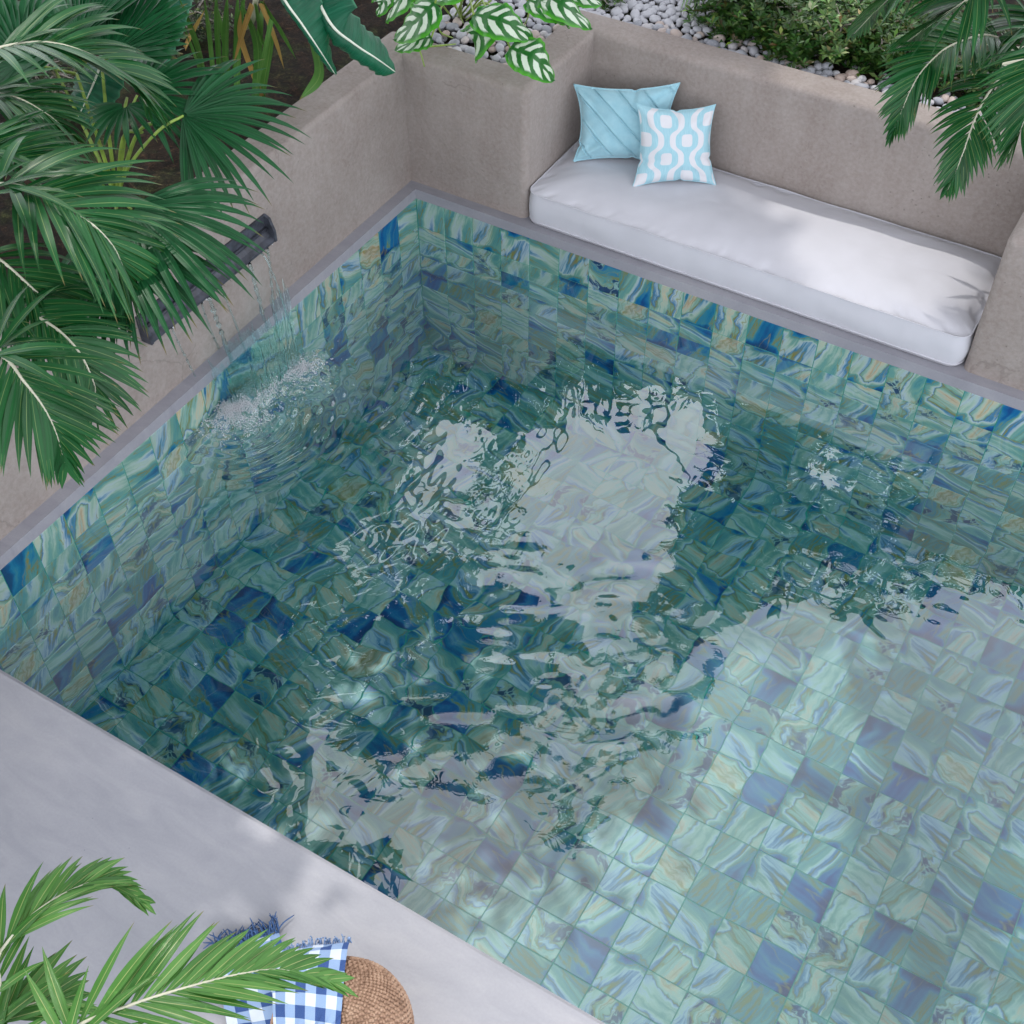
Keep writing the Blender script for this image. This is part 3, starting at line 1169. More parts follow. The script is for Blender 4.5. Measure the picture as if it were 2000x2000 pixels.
def spout():
    root = thing('water_spout', (-0.055, (YA + YB) / 2, 0.30), 'dark slate trough spout set in the planter wall pouring water', 'water spout')
    obj('back_plate', *box((-0.062, YB, 0.298), (-0.046, YA, 0.408)), M['slate'], root, smooth=False)
    prof = [(-0.0455, 0.2985), (-0.010, 0.2985), (-0.010, 0.309), (-0.030, 0.322), (-0.0455, 0.345)]
    v = []
    for y in (YB + 0.0135, YA - 0.0135):
        v += [(x, y, z) for x, z in prof]
    f = [tuple(range(4, -1, -1)), tuple(range(5, 10))] + [(i, (i + 1) % 5, 5 + (i + 1) % 5, 5 + i) for i in range(5)]
    obj('trough_floor', v, f, M['slate'], root, smooth=False)
    obj('step', *tube([(-0.040, YB + 0.014, 0.352), (-0.040, YA - 0.014, 0.352)], 0.007, 8), M['slate'], root)
    for y0 in (YB, YA - 0.0125):
        pr = [(-0.0458, 0.2975), (-0.0065, 0.2975), (-0.0065, 0.345), (-0.024, 0.398), (-0.0458, 0.4085)]
        v = [(x, y0, z) for x, z in pr] + [(x, y0 + 0.0125, z) for x, z in pr]
        f = [tuple(range(5)), tuple(range(9, 4, -1))] + [(i, 5 + i, 5 + (i + 1) % 5, (i + 1) % 5) for i in range(5)]
        obj('end_plate', v, f, M['slate'], root, smooth=False)


spout()


def waterfall():
    root = thing('waterfall', (0.05, (YA + YB) / 2, 0.29), 'thin clear streams of water falling from slate spout into the pool', 'waterfall')
    r = random.Random(8)

    def fall(y0, x1, y1, t):
        # parabola from the lip to the pool
        return V((-0.008 + (x1 + 0.008) * t ** 0.62, y0 + (y1 - y0) * t, 0.300 + (ZW - 0.300) * t))

    spots = [((485, 470), (545, 690)), ((500, 490), (590, 725)), ((472, 508), (535, 700)), ((400, 577), (470, 760)), ((393, 590), (452, 738)), ((335, 640), (412, 795)), ((430, 560), (500, 735))]
    for k, (a, b) in enumerate(spots):
        pb = at(b[0], b[1], ZW)
        pa = at(a[0], a[1], 0.300)
        y0 = max(YB + 0.03, min(YA - 0.03, pa.y))
        pts, rad = [], []
        n = 46
        r0 = (0.006, 0.0044, 0.0085, 0.009, 0.0046, 0.004, 0.0046)[k]
        for i in range(n + 1):
            t = i / n
            p = fall(y0, pb.x, pb.y, t)
            p += V((0.004 * noise.noise((t * 9, k, 0)), 0.006 * noise.noise((t * 7, k, 5)), 0)) * t
            pts.append(p)
            rad.append(max(0.0006, r0 * (0.8 + 0.9 * noise.noise((t * 26, k, 2)) + 0.25 * noise.noise((t * 60, k, 3)))))
        obj('stream', *tube(pts, rad, 8), M['fall'], root)
    # ragged rippling veils between the streams, thickening towards the pool
    for q, (s0, s1, t0) in enumerate(((0.02, 0.30, 0.52), (0.26, 0.58, 0.40), (0.54, 0.83, 0.45), (0.80, 1.0, 0.30))):
        nu, nv = 44, 46
        top, bot = [], []
        for j in range(nv):
            for i in range(nu):
                u = i / (nu - 1)
                s = s0 + (s1 - s0) * u
                rag = t0 + 0.16 * noise.noise((s * 16, q, 0)) + 0.10 * noise.noise((s * 50, q, 3))
                t = rag + (1 - rag) * j / (nv - 1)
                a = IMP_A.lerp(IMP_B, s)
                y0 = YB + 0.10 + (YA - 0.03 - YB - 0.10) * s
                p = fall(y0, a.x - 0.02, a.y, t)
                w = 0.0060 * noise.noise((s * 24, t * 4, 1 + q)) + 0.0036 * noise.noise((s * 64, t * 12, 4))
                th = 0.0002 + 0.0030 * max(0, 0.3 + noise.noise((s * 34, t * 7, 9))) * math.sin(math.pi * min(1, (t - rag) / (1 - rag + 1e-6) * 0.5 + 0.0)) * math.sin(math.pi * u) ** 0.5
                top.append(p + V((w + th, 0, 0)))
                bot.append(p + V((w - th, 0, 0)))
        b = nu * nv
        f = [tuple(reversed(g)) for g in grid_faces(nu, nv)] + grid_faces(nu, nv, b)
        obj('water_veil', top + bot, f, M['fall'], root)
    # beads on the lip
    for _ in range(12):
        y = r.uniform(YB + 0.03, YA - 0.03)
        v, f = ico(1)
        s = r.uniform(0.002, 0.0045)
        obj('drip', [V((-0.008, y, 0.297)) + V(p) * s for p in v], f, M['drop'], root)


def ico(sub_):
    bm = bmesh.new()
    bmesh.ops.create_icosphere(bm, subdivisions=sub_, radius=1.0)
    v = [tuple(w.co) for w in bm.verts]
    f = [tuple(w.index for w in q.verts) for q in bm.faces]
    bm.free()
    return v, f


waterfall()


def splash():
    r = random.Random(4)
    iv, if_ = ico(1)
    v, f = [], []

    def add(p, s, st=1.0):
        b = len(v)
        for q in iv:
            v.append((p[0] + q[0] * s, p[1] + q[1] * s, p[2] + q[2] * s * st))
        f.extend(tuple(i + b for i in t) for t in if_)

    for k in range(14000):
        q = r.random()
        if q < 0.62:
            c, sp = IMP_A, 0.068
        elif q < 0.82:
            c, sp = IMP_A.lerp(IMP_B, r.random()), 0.045
        else:
            c, sp = IMP_B, 0.050
        a = r.uniform(0, 2 * math.pi)
        d = abs(r.gauss(0, sp))
        x, y = c.x + d * math.cos(a) * 1.25, c.y + d * math.sin(a) * 1.25
        if x < 0.005: continue
        cl = noise.noise((x * 22, y * 22, 3))
        if cl < -0.08 and r.random() < 0.8: continue
        z = ZW + 0.012 + (0.018 + abs(r.gauss(0, 0.030))) * math.exp(-(d / 0.07) ** 2) * (0.6 + cl)
        add((x, y, z), r.choice((0.0006, 0.0008, 0.001, 0.0012, 0.0014, 0.0018, 0.0026)), r.uniform(0.8, 1.6))
    for k in range(420):                                    # spray thrown further out and up
        c = IMP_A.lerp(IMP_B, r.random())
        a = r.uniform(0, 2 * math.pi)
        d = r.uniform(0.05, 0.26) * r.random() ** 0.5
        x, y = c.x + d * math.cos(a), c.y + d * math.sin(a)
        if x < 0.004: continue
        add((x, y, ZW + 0.006 + r.random() ** 2 * 0.10 * (1 - d / 0.3)), r.uniform(0.0007, 0.0019))
    o = obj('splash', v, f, M['drop'])
    tag(o, kind='stuff')


splash()

# ------------------------------------------------------------------ pebbles
M['pebble'] = None


def pebble_material():
    n = N('river_pebble')
    rnd = n.n('ObjectInfo').outputs['Random']
    p = n.pos()
    c = n.ramp(rnd, [(0.0, (0.26, 0.275, 0.315)), (0.25, (0.38, 0.395, 0.44)), (0.5, (0.46, 0.47, 0.51)), (0.68, (0.54, 0.53, 0.55)), (0.80, (0.52, 0.44, 0.40)), (1.0, (0.44, 0.34, 0.29))])
    sp = n.noise(p, 120, 4, 0.7).outputs['Fac']
    c = n.mix(n.range(sp, 0.4, 0.75, 0, 0.35), c, (0.52, 0.52, 0.53))
    return n.done(n.bsdf(c, 0.6, n.bump(sp, 0.1, 0.003), 0.35))


M['pebble'] = pebble_material()


def pebbles():
    r = random.Random(21)
    bed = []
    v, f = [], []
    for x0_, x1_, y0_, y1_ in ((-0.18, 0.395, 0.2, 0.7795), (-0.18, 3.4, 0.78, 1.7)):
        nx_, ny_ = max(8, int((x1_ - x0_) / 0.05)), max(8, int((y1_ - y0_) / 0.05))
        f += grid_faces(nx_, ny_, len(v))
        for j in range(ny_):
            for i in range(nx_):
                x, y = x0_ + (x1_ - x0_) * i / (nx_ - 1), y0_ + (y1_ - y0_) * j / (ny_ - 1)
                v.append((x, y, 0.528 + 0.012 * noise.noise((x * 12, y * 12, 0))))
    root = obj('pebble_bed', v, f, M['soil'])
    tag(root, kind='structure')
    kinds = []
    iv, if_ = ico(2)
    for k in range(9):
        a, b, c = r.uniform(0.8, 1.05), r.uniform(0.66, 0.9), r.uniform(0.42, 0.62)
        vv = []
        for p in iv:
            q = V(p)
            w = 1 + 0.13 * noise.noise((q.x * 1.3 + k * 7, q.y * 1.3, q.z * 1.3)) + 0.04 * noise.noise((q.x * 3 + k, q.y * 3, q.z * 3))
            vv.append((q.x * a * w, q.y * b * w, q.z * c * w))
        kinds.append(make_mesh('pebble', vv, if_, M['pebble']))
    # the visible patches: behind the corner block, and behind the niche wall
    place = []

    def fill(n_, inside, tries=14000):
        cnt = 0
        for _ in range(tries):
            if cnt >= n_: break
            x, y = r.uniform(-0.16, 3.3), r.uniform(0.22, 1.5)
            if not inside(x, y): continue
            s = r.choice((0.018, 0.022, 0.026, 0.029, 0.033, 0.037))
            lay = None
            if all((x - a) ** 2 + (y - b) ** 2 > ((s + t) * 0.58) ** 2 for a, b, t, _ in place):
                place.append((x, y, s, 0.548 + s * 0.30 + r.uniform(0, 0.008)))
                cnt += 1

    fill(230, lambda x, y: (-0.16 < x < 0.375 and 0.225 < y < 0.95) or (0.36 < x < 0.8 and 0.80 < y < 1.1))
    fill(300, lambda x, y: 0.36 < x < 2.5 and 0.80 < y < 0.80 + (0.42 if x < 1.25 else 0.16))
    place.sort(key=lambda a: math.hypot(a[0] - CAM.x, a[1] - CAM.y))
    inview = [a for a in place if -30 < to_px(a[:2] + (a[3],))[0] < 2030 and to_px(a[:2] + (a[3],))[1] > -30]
    outv = [a for a in place if a not in inview]
    objs = inview[:298]
    rest = inview[298:] + outv
    for x, y, s, z in objs:
        o = link('pebble', r.choice(kinds), root)
        o.location = (x, y, z)
        o.rotation_euler = (r.uniform(-.35, .35), r.uniform(-.35, .35), r.uniform(0, 6.3))
        o.scale = (s, s, s)
    v, f = [], []
    low = []
    for _ in range(700):                                   # a lower layer seen in the gaps
        x, y = r.uniform(-0.17, 2.7), r.uniform(0.22, 1.3)
        if x > 0.37 and y < 0.80: continue
        low.append((x, y, r.uniform(0.013, 0.022), 0.532))
    for x, y, s, z in rest + low:
        m = r.choice(kinds)
        mt = Matrix.Translation((x, y, z)) @ Euler((r.uniform(-.4, .4), r.uniform(-.4, .4), r.uniform(0, 6))).to_matrix().to_4x4() @ Matrix.Scale(s, 4)
        b = len(v)
        v += [mt @ w.co for w in m.vertices]
        f += [tuple(i + b for i in p.vertices) for p in m.polygons]
    o = obj('pebble', v, f, M['pebble'], root)
    o['kind'] = 'stuff'


pebbles()


# ------------------------------------------------------------------ leaves
def blade(base, d, side, nrm, L, W, droop, fold=0.25, seg=9, curl=0.0, wmax=0.35, tipk=0.0):
    """a lance-shaped leaf: points three across with a centre fold; droop bends it to the ground"""
    d, side, nrm = V(d).normalized(), V(side).normalized(), V(nrm).normalized()
    v, f, uvs = [], [], []
    p = V(base)
    dd = d.copy()
    for i in range(seg + 1):
        t = i / seg
        if t < wmax:
            w = 0.30 + 0.70 * math.sin(0.5 * math.pi * t / wmax)
        else:
            w = math.cos(0.5 * math.pi * (t - wmax) / (1 - wmax)) ** 1.15
        w = max(0.0, w) * W
        sd = (side - dd * side.dot(dd)).normalized()
        nn = sd.cross(dd)
        if nn.dot(nrm) < 0:
            nn = -nn
        lift = fold * w * 0.5
        v += [p - sd * w * 0.5 + nn * lift, p.copy(), p + sd * w * 0.5 + nn * lift]
        uvs += [(0.0, t), (0.5, t), (1.0, t)]
        step = L / seg
        g = droop * (0.35 + 1.5 * t) + (tipk * max(0, t - 0.72) * 8)
        dd = (dd + V((0, 0, -1)) * g / seg + side * curl / seg).normalized()
        p = p + dd * step
    for i in range(seg):
        a = i * 3
        f += [(a, a + 1, a + 4, a + 3), (a + 1, a + 2, a + 5, a + 4)]
    return v, f, uvs


def frond(root, pts, n, Lm, W, mat, start=0.06, rise=0.25, ang0=62, ang1=28, droop=0.55, seed=0, rr=0.0075, up=(0, 0, 1), side_l=1.0, side_r=1.0,
          tip=0.45, base_len=0.6, tilt=0.0, rach='rachis'):
    """a feather frond: a stalk along pts and n leaflets on either side, each a sub-part"""
    r = random.Random(seed)
    cur = catmull(pts, 60)
    base = V(root.matrix_world.translation)
    v, f = tube(cur, [rr * (1 - 0.86 * i / 60) for i in range(61)], 6)
    part = link('frond', make_mesh('frond', [p - base for p in v], f, M[rach]), root)
    for k in range(n):
        t = start + (1 - start) * (k + 0.5) / n
        for sgn, sl in ((1, side_l), (-1, side_r)):
            tt = min(0.999, max(0, t + r.uniform(-.006, .006) + (0.004 if sgn > 0 else -0.004)))
            i = min(59, int(tt * 60))
            p = cur[i].lerp(cur[i + 1], tt * 60 - i)
            tg = (cur[i + 1] - cur[i]).normalized()
            u_ = V(up)
            sd = tg.cross(u_).normalized() * sgn
            nn = sd.cross(tg) * sgn
            if nn.z < 0: nn = -nn
            q = (tt - start) / (1 - start)
            a = R(ang0 + (ang1 - ang0) * q + r.uniform(-5, 5))
            prof = min(1.0, base_len + (1 - base_len) * q / 0.25) if q < 0.25 else 1 - (1 - tip) * ((q - 0.25) / 0.75) ** 1.5
            L = Lm * prof * sl * r.uniform(0.9, 1.06)
            d = tg * math.cos(a) + sd * math.sin(a) + nn * (rise * (1 - 0.5 * q) + r.uniform(-.07, .07)) + V((0, 0, tilt))
            w = W * (0.75 + 0.25 * prof) * r.uniform(0.88, 1.08)
            ws = (tg - d.normalized() * tg.dot(d.normalized())).normalized()
            lv, lf, lu = blade(p, d, ws, nn, L, w, droop * r.uniform(0.75, 1.3), 0.28, 8, r.uniform(-.08, .08), 0.38)
            sub('leaflet', part, root, lv, lf, M[mat], lu)
    return part


def fan_leaf(root, hub, mid, spread, n, mat, W=0.030, droop=0.5, normal=(0, 0, 1), seed=0, stalk=None, tipk=0.0, cone=0.15, lvar=0.12, wm=0.5):
    """a palmate leaf: hub, centre direction (hub->mid gives the length), segments spread around it"""
    r = random.Random(seed)
    hub, mid = V(hub), V(mid)
    base = V(root.matrix_world.translation)
    ax = (mid - hub)
    L0 = ax.length
    ax.normalize()
    nn = V(normal)
    nn = (nn - ax * nn.dot(ax)).normalized()
    sd = ax.cross(nn)
    if stalk is not None:
        v, f = tube(catmull(list(stalk) + [hub], 14), [0.0065 - 0.002 * i / 14 for i in range(15)], 6)
        part = link('fan_leaf', make_mesh('fan_leaf', [p - base for p in v], f, M['petiole']), root)
    else:
        v, f = tube([hub - ax * 0.03, hub, hub + ax * 0.04], [0.005, 0.006, 0.002], 6)
        part = link('fan_leaf', make_mesh('fan_leaf', [p - base for p in v], f, M['petiole']), root)
    for k in range(n):
        q = (k + 0.5) / n * 2 - 1
        a = R(spread) * q + R(r.uniform(-1.5, 1.5))
        d = ax * math.cos(a) + sd * math.sin(a) + nn * cone * (1 - abs(q))
        L = L0 * (1 - 0.22 * abs(q) ** 2) * (1 + r.uniform(-lvar, lvar * 0.5))
        ws = (-ax * math.sin(a) + sd * math.cos(a))
        lv, lf, lu = blade(hub + d * 0.012, d, ws, nn, L, W * r.uniform(0.9, 1.1), droop * r.uniform(0.7, 1.35), 0.5 if k % 2 else 0.42, 9, r.uniform(-.05, .05), wm, tipk * r.uniform(0.3, 1.4))
        sub('segment', part, root, lv, lf, M[mat], lu)
    return part


def palm_root(loc, label, n_sheath=5, h=0.5):
    root = thing('palm_plant', loc, label, 'palm', 'feather palms around the pool')
    v, f = [], []
    r = random.Random(int(loc[0] * 100))
    parts = []
    for k in range(n_sheath):
        a = 2 * math.pi * k / n_sheath
        b = V(loc) + V((0.05 * math.cos(a), 0.05 * math.sin(a), 0))
        parts.append(tube([b, b + V((0.02 * math.cos(a), 0.02 * math.sin(a), h * 0.5)), b + V((0.05 * math.cos(a), 0.05 * math.sin(a), h))], [0.03, 0.026, 0.018], 7))
    v, f = join(parts)
    base = V(loc)
    link('stem', make_mesh('stem', [V(p) - base for p in v], f, M['petiole']), root)
    return root


def A(*q):
    """pixel, pixel, height triples -> points"""
    return [at(x, y, z) for x, y, z in q]


# ---- feather palm whose fronds hang over the spout (left edge of the picture)
b = V((-1.35, -2.05, 0.55))
pal = palm_root(b, 'large feather palm with pale ribbed fronds arching over the dark stone spout', 6, 0.6)
crown = b + V((0, 0, 0.6))
frond(pal, [crown, *A((-120, 380, 1.28), (0, 359, 1.30), (72, 375, 1.29), (120, 397, 1.26), (174, 433, 1.21), (217, 476, 1.14), (239, 518, 1.07), (255, 567, 0.98))],
      31, 0.38, 0.031, 'palm', start=0.12, droop=0.62, seed=1, ang0=66, ang1=24, rise=0.18, tip=0.38)
frond(pal, [crown, *A((-110, 640, 1.12), (0, 692, 1.14), (47, 746, 1.10), (83, 793, 1.04), (109, 844, 0.96), (127, 905, 0.86))],
      29, 0.295, 0.026, 'palm', start=0.10, droop=0.55, seed=2, ang0=60, ang1=20, rise=0.16, tip=0.3)
frond(pal, [crown, *A((-40, 570, 1.05), (30, 590, 1.05), (69, 616, 1.03), (116, 647, 1.0), (152, 685, 0.95), (177, 732, 0.89), (186, 772, 0.83), (168, 840, 0.72))],
      32, 0.28, 0.025, 'palm', start=0.12, droop=0.6, seed=3, ang0=64, ang1=22, rise=0.12, tip=0.3)
frond(pal, [crown, *A((-90, 460, 1.2), (-10, 500, 1.16), (60, 560, 1.08), (110, 610, 0.98), (150, 690, 0.86))],
      26, 0.30, 0.024, 'palm', start=0.25, droop=0.8, seed=14, ang0=62, ang1=24, rise=0.08, tip=0.4)
frond(pal, [crown, *A((-150, 300, 1.25), (-60, 292, 1.28), (10, 300, 1.25), (70, 320, 1.2), (130, 352, 1.13))],
      24, 0.33, 0.026, 'palm', start=0.3, droop=0.45, seed=15, ang0=58, ang1=22, rise=0.2, tip=0.5)
# ---- feather palm behind it
b = V((-2.15, -0.95, 0.55))
pal = palm_root(b, 'feather palm rising in the upper left corner with long arching sunlit leaflets', 5, 0.6)
crown = b + V((0, 0, 0.6))
frond(pal, [crown, *A((-90, 120, 1.35), (-10, 96, 1.40), (50, 84, 1.41), (100, 84, 1.40), (150, 96, 1.37), (217, 126, 1.31), (262, 165, 1.24), (288, 208, 1.15))],
      31, 0.37, 0.030, 'palm', start=0.12, droop=0.5, seed=4, ang0=62, ang1=20, rise=0.22, tip=0.3)
frond(pal, [crown, *A((-120, 190, 1.2), (-40, 180, 1.22), (30, 190, 1.2), (90, 222, 1.14), (140, 262, 1.05))],
      26, 0.32, 0.024, 'palm', start=0.3, droop=0.6, seed=5, ang0=60, ang1=24, rise=0.1, tip=0.4)

# ---- palms behind the bench (upper right)
b = V((3.35, 1.25, 0.5))
pal = palm_root(b, 'feather palm behind the bench wall with two deep green fronds drooping over it', 6, 0.5)
crown = b + V((-0.1, 0, 0.62))
frond(pal, [crown, *A((1985, 95, 1.06), (1950, 75, 1.10), (1919, 69, 1.12), (1888, 77, 1.12), (1849, 94, 1.11), (1820, 118, 1.08), (1795, 147, 1.04), (1774, 186, 0.98), (1758, 226, 0.91), (1741, 267, 0.83))],
      36, 0.235, 0.023, 'palm', start=0.16, droop=0.45, seed=6, ang0=66, ang1=16, rise=0.12, tip=0.22, rr=0.007)
frond(pal, [crown, *A((2000, 118, 0.93), (1973, 133, 0.97), (1950, 155, 0.98), (1919, 201, 0.96), (1899, 246, 0.92), (1882, 296, 0.86), (1865, 340, 0.79), (1851, 371, 0.72))],
      34, 0.225, 0.022, 'palm', start=0.14, droop=0.5, seed=7, ang0=64, ang1=14, rise=0.10, tip=0.22, rr=0.007)
b = V((3.15, 1.9, 0.5))
pal = palm_root(b, 'feather palm in the top right corner with fronds arching down over the shrubs', 6, 0.6)
crown = b + V((0, 0, 0.75))
frond(pal, [crown, *A((1990, -60, 1.36), (1930, -35, 1.37), (1888, 0, 1.33), (1836, 35, 1.25), (1790, 68, 1.15), (1752, 95, 1.04))],
      34, 0.26, 0.024, 'palm', start=0.12, droop=0.7, seed=8, ang0=58, ang1=14, rise=0.15, tip=0.3, rr=0.007)
frond(pal, [crown, *A((1900, -110, 1.45), (1820, -70, 1.42), (1760, -25, 1.33), (1712, 20, 1.2), (1668, 66, 1.05))],
      32, 0.24, 0.022, 'palm', start=0.14, droop=0.6, seed=9, ang0=56, ang1=14, rise=0.12, tip=0.3, rr=0.007)
b = V((3.65, 0.75, 0.5))
pal = palm_root(b, 'feather palm leaning in from the right edge above the corner pillar', 6, 0.5)
crown = b + V((0, 0, 0.6))
frond(pal, [crown, *A((2100, 60, 1.22), (2060, 95, 1.25), (2035, 140, 1.22), (2015, 190, 1.16), (1995, 250, 1.06), (1970, 300, 0.96))],
      34, 0.25, 0.023, 'palm', start=0.16, droop=0.45, seed=10, ang0=60, ang1=14, rise=0.12, tip=0.3, rr=0.007)
frond(pal, [crown, *A((2110, 40, 1.2), (2050, 30, 1.22), (2000, 50, 1.18), (1965, 85, 1.1), (1938, 125, 1.0))],
      34, 0.25, 0.023, 'palm', start=0.16, droop=0.5, seed=11, ang0=62, ang1=18, rise=0.12, tip=0.4, rr=0.007)

# ---- palm standing on the deck at the lower left
b = V((0.62, -3.95, 0.0))
pal = palm_root(b, 'bright green feather palm leaning into the lower left corner over the deck', 6, 0.35)
crown = b + V((0.05, 0.05, 0.35))
frond(pal, [crown, *A((40, 2080, 0.58), (154, 2003, 0.62), (261, 1961, 0.62), (363, 1929, 0.59), (466, 1903, 0.54), (550, 1894, 0.48), (652, 1917, 0.40))],
      28, 0.25, 0.024, 'palm_light', start=0.08, droop=0.30, seed=12, ang0=48, ang1=16, rise=0.16, tip=0.32, rr=0.006)
frond(pal, [crown, *A((-60, 1960, 0.55), (0, 1860, 0.60), (65, 1786, 0.61), (140, 1738, 0.59), (205, 1722, 0.55), (275, 1759, 0.46))],
      22, 0.185, 0.021, 'palm_light', start=0.16, droop=0.5, seed=13, ang0=30, ang1=12, rise=0.04, tip=0.34, rr=0.006)
frond(pal, [crown, *A((-60, 2080, 0.45), (-20, 2010, 0.5), (30, 1975, 0.5), (85, 1955, 0.48), (140, 1955, 0.42))],
      14, 0.22, 0.027, 'palm_light', start=0.10, droop=0.4, seed=16, ang0=44, ang1=18, rise=0.15, tip=0.4, rr=0.006)

# ------------------------------------------------------------------ fan palms in the left planter
FG = 'fan palms in the left planter'
b = at(228, 385, 0.56)
fan = thing('fan_palm', b, 'fan palm with yellow green stalks springing from one clump beside the wall', 'fan palm', FG)
stk = lambda x, y, z, m=0.5: [b, b.lerp(at(x, y, z), m) + V((0, 0, 0.12))]
fan_leaf(fan, at(256, 408, 1.06), at(405, 630, 0.92), 90, 28, 'fan', 0.028, 0.62, (0.5, -0.5, 0.9), 31, [b, b.lerp(at(256, 408, 1.06), 0.5)], 0.45, 0.22, 0.1)
fan_leaf(fan, at(225, 462, 1.02), at(320, 690, 0.90), 62, 19, 'fan', 0.027, 0.6, (0.5, -0.5, 0.9), 39, [b, b.lerp(at(225, 462, 1.02), 0.5)], 0.4, 0.2, 0.1)
fan_leaf(fan, at(358, 226, 1.02), at(600, 268, 0.95), 84, 24, 'fan', 0.024, 0.62, (0.1, -0.45, 1), 32, [b, at(255, 320, 0.85), at(310, 255, 1.0)], 0.0, 0.22, 0.1)
fan_leaf(fan, at(268, 186, 1.05), at(448, 128, 1.08), 86, 24, 'fan', 0.022, 0.62, (0.1, -0.4, 1), 33, [b, at(240, 300, 0.8), at(250, 230, 0.99)], 0.0, 0.2, 0.12)
fan_leaf(fan, at(245, 205, 1.03), at(225, 300, 0.96), 100, 13, 'fan', 0.022, 0.7, (0.1, -0.4, 1), 38, None, 0.0, 0.2, 0.12)
fan_leaf(fan, at(60, 262, 1.0), at(-40, 300, 0.95), 125, 24, 'fan', 0.028, 0.5, (0, -0.2, 1), 34, [b, at(160, 330, 0.8), at(95, 280, 0.96)], 0.0, 0.12)
for k, (x, y, z) in enumerate([(105, 130, 1.02), (150, 145, 1.08), (200, 140, 1.05), (278, 258, 0.98), (330, 238, 0.92)]):
    e = at(x, y, z)
    m = b.lerp(e, 0.55) + V((0, 0, 0.10 if k > 2 else 0.02))
    v, f = tube(catmull([b, m, e], 14), [0.0085 - 0.003 * i / 14 for i in range(15)], 6)
    bb = V(b)
    link('stalk', make_mesh('stalk', [p - bb for p in v], f, M['petiole']), fan)

b = at(175, 150, 0.56)
fan = thing('fan_palm', b, 'tall fan palm with pleated dark leaves fanning upward at the top left edge', 'fan palm', FG)
fan_leaf(fan, at(215, 108, 1.18), at(300, -40, 1.30), 88, 28, 'fan', 0.045, 0.10, (0.0, -0.75, 0.7), 35, [b, b.lerp(at(215, 108, 1.18), 0.5)], 0.0, 0.05, 0.08, 0.6)
fan_leaf(fan, at(150, 75, 1.2), at(105, -90, 1.32), 95, 28, 'fan', 0.048, 0.10, (0.1, -0.75, 0.7), 36, [b, b.lerp(at(150, 75, 1.2), 0.5)], 0.0, 0.05, 0.08, 0.6)
fan_leaf(fan, at(40, 120, 1.1), at(-70, 20, 1.2), 100, 24, 'fan', 0.040, 0.2, (0.1, -0.7, 0.7), 37, [b, b.lerp(at(40, 120, 1.1), 0.5)], 0.0, 0.05)


# ------------------------------------------------------------------ banana and bird-of-paradise leaves
def banana_material():
    n = N('banana_leaf')
    uv = n.n('UVMap', uv_map='UVMap').outputs[0]
    sx = n.n('SeparateXYZ')
    n.t.links.new(uv, sx.inputs[0])
    p = n.pos()
    st = n.noise(scaled(n, uv, (1.5, 70, 1)), 1.0, 4, 0.6).outputs['Fac']
    big = n.noise(p, 7, 3).outputs['Fac']
    c = n.mix(n.range(big, 0.3, 0.7), (0.003, 0.055, 0.030), (0.007, 0.10, 0.05))
    c = n.mix(n.range(st, 0.4, 0.7, 0, 0.5), c, (0.02, 0.17, 0.095))
    d = n.math('ABSOLUTE', n.math('SUBTRACT', sx.outputs[0], 0.5))
    c = n.mix(n.range(d, 0.46, 0.498, 0, 0.7), c, (0.10, 0.32, 0.18))
    b = n.bsdf(c, 0.33, n.bump(st, 0.5, 0.01), 0.35)
    t = n.n('BsdfTranslucent')
    t.inputs['Color'].default_value = (0.02, 0.30, 0.10, 1)
    mx = n.n('MixShader')
    mx.inputs[0].default_value = 0.2
    n.t.links.new(b, mx.inputs[1])
    n.t.links.new(t.outputs[0], mx.inputs[2])
    return n.done(mx.outputs[0])


M['banana'] = banana_material()
M['midrib'] = plain('white_midrib', (0.62, 0.66, 0.55), 0.4, 20, 0.1)


def big_leaf(root, pts, wl, wr, nrm, fold_l=0.0, fold_r=0.0, seed=0, rib=0.007, blunt=0.55):
    cur = catmull(pts, 50)
    base = V(root.matrix_world.translation)
    nrm = V(nrm).normalized()
    m = 8
    v, uvs = [], []
    for i, p in enumerate(cur):
        t = i / 50
        tg = (cur[min(50, i + 1)] - cur[max(0, i - 1)]).normalized()
        sd = tg.cross(nrm).normalized()
        nn = sd.cross(tg)
        prof = (min(1, t / 0.10) ** 0.6) * (1 - max(0, (t - blunt) / (1 - blunt)) ** 2.2) ** 0.7 if t < 0.999 else 0.05
        row = []
        for k in range(-m, m + 1):
            s = k / m
            W = (wr if s > 0 else wl) * prof
            fo = fold_r if s > 0 else fold_l
            a = fo * abs(s) ** 1.2
            q = abs(s) * W
            wav = 0.006 * math.sin(t * 70 + seed) * abs(s) + 0.012 * noise.noise((t * 6, s * 2, seed)) * abs(s)
            row.append(p + sd * (math.copysign(1, s) * q * math.cos(a)) + nn * (-q * math.sin(a) + wav))
        v += row
        uvs += [(0.5 + 0.5 * k / m, t) for k in range(-m, m + 1)]
    f = grid_faces(2 * m + 1, 51)
    part = link('leaf', make_mesh('leaf', [p - base for p in v], f, M['banana'], uvs), root)
    tv, tf = tube([p + nrm * rib * 0.4 for p in cur], [rib * (1 - 0.75 * i / 50) for i in range(51)], 6)
    sub('midrib', part, root, tv, tf, M['midrib'])


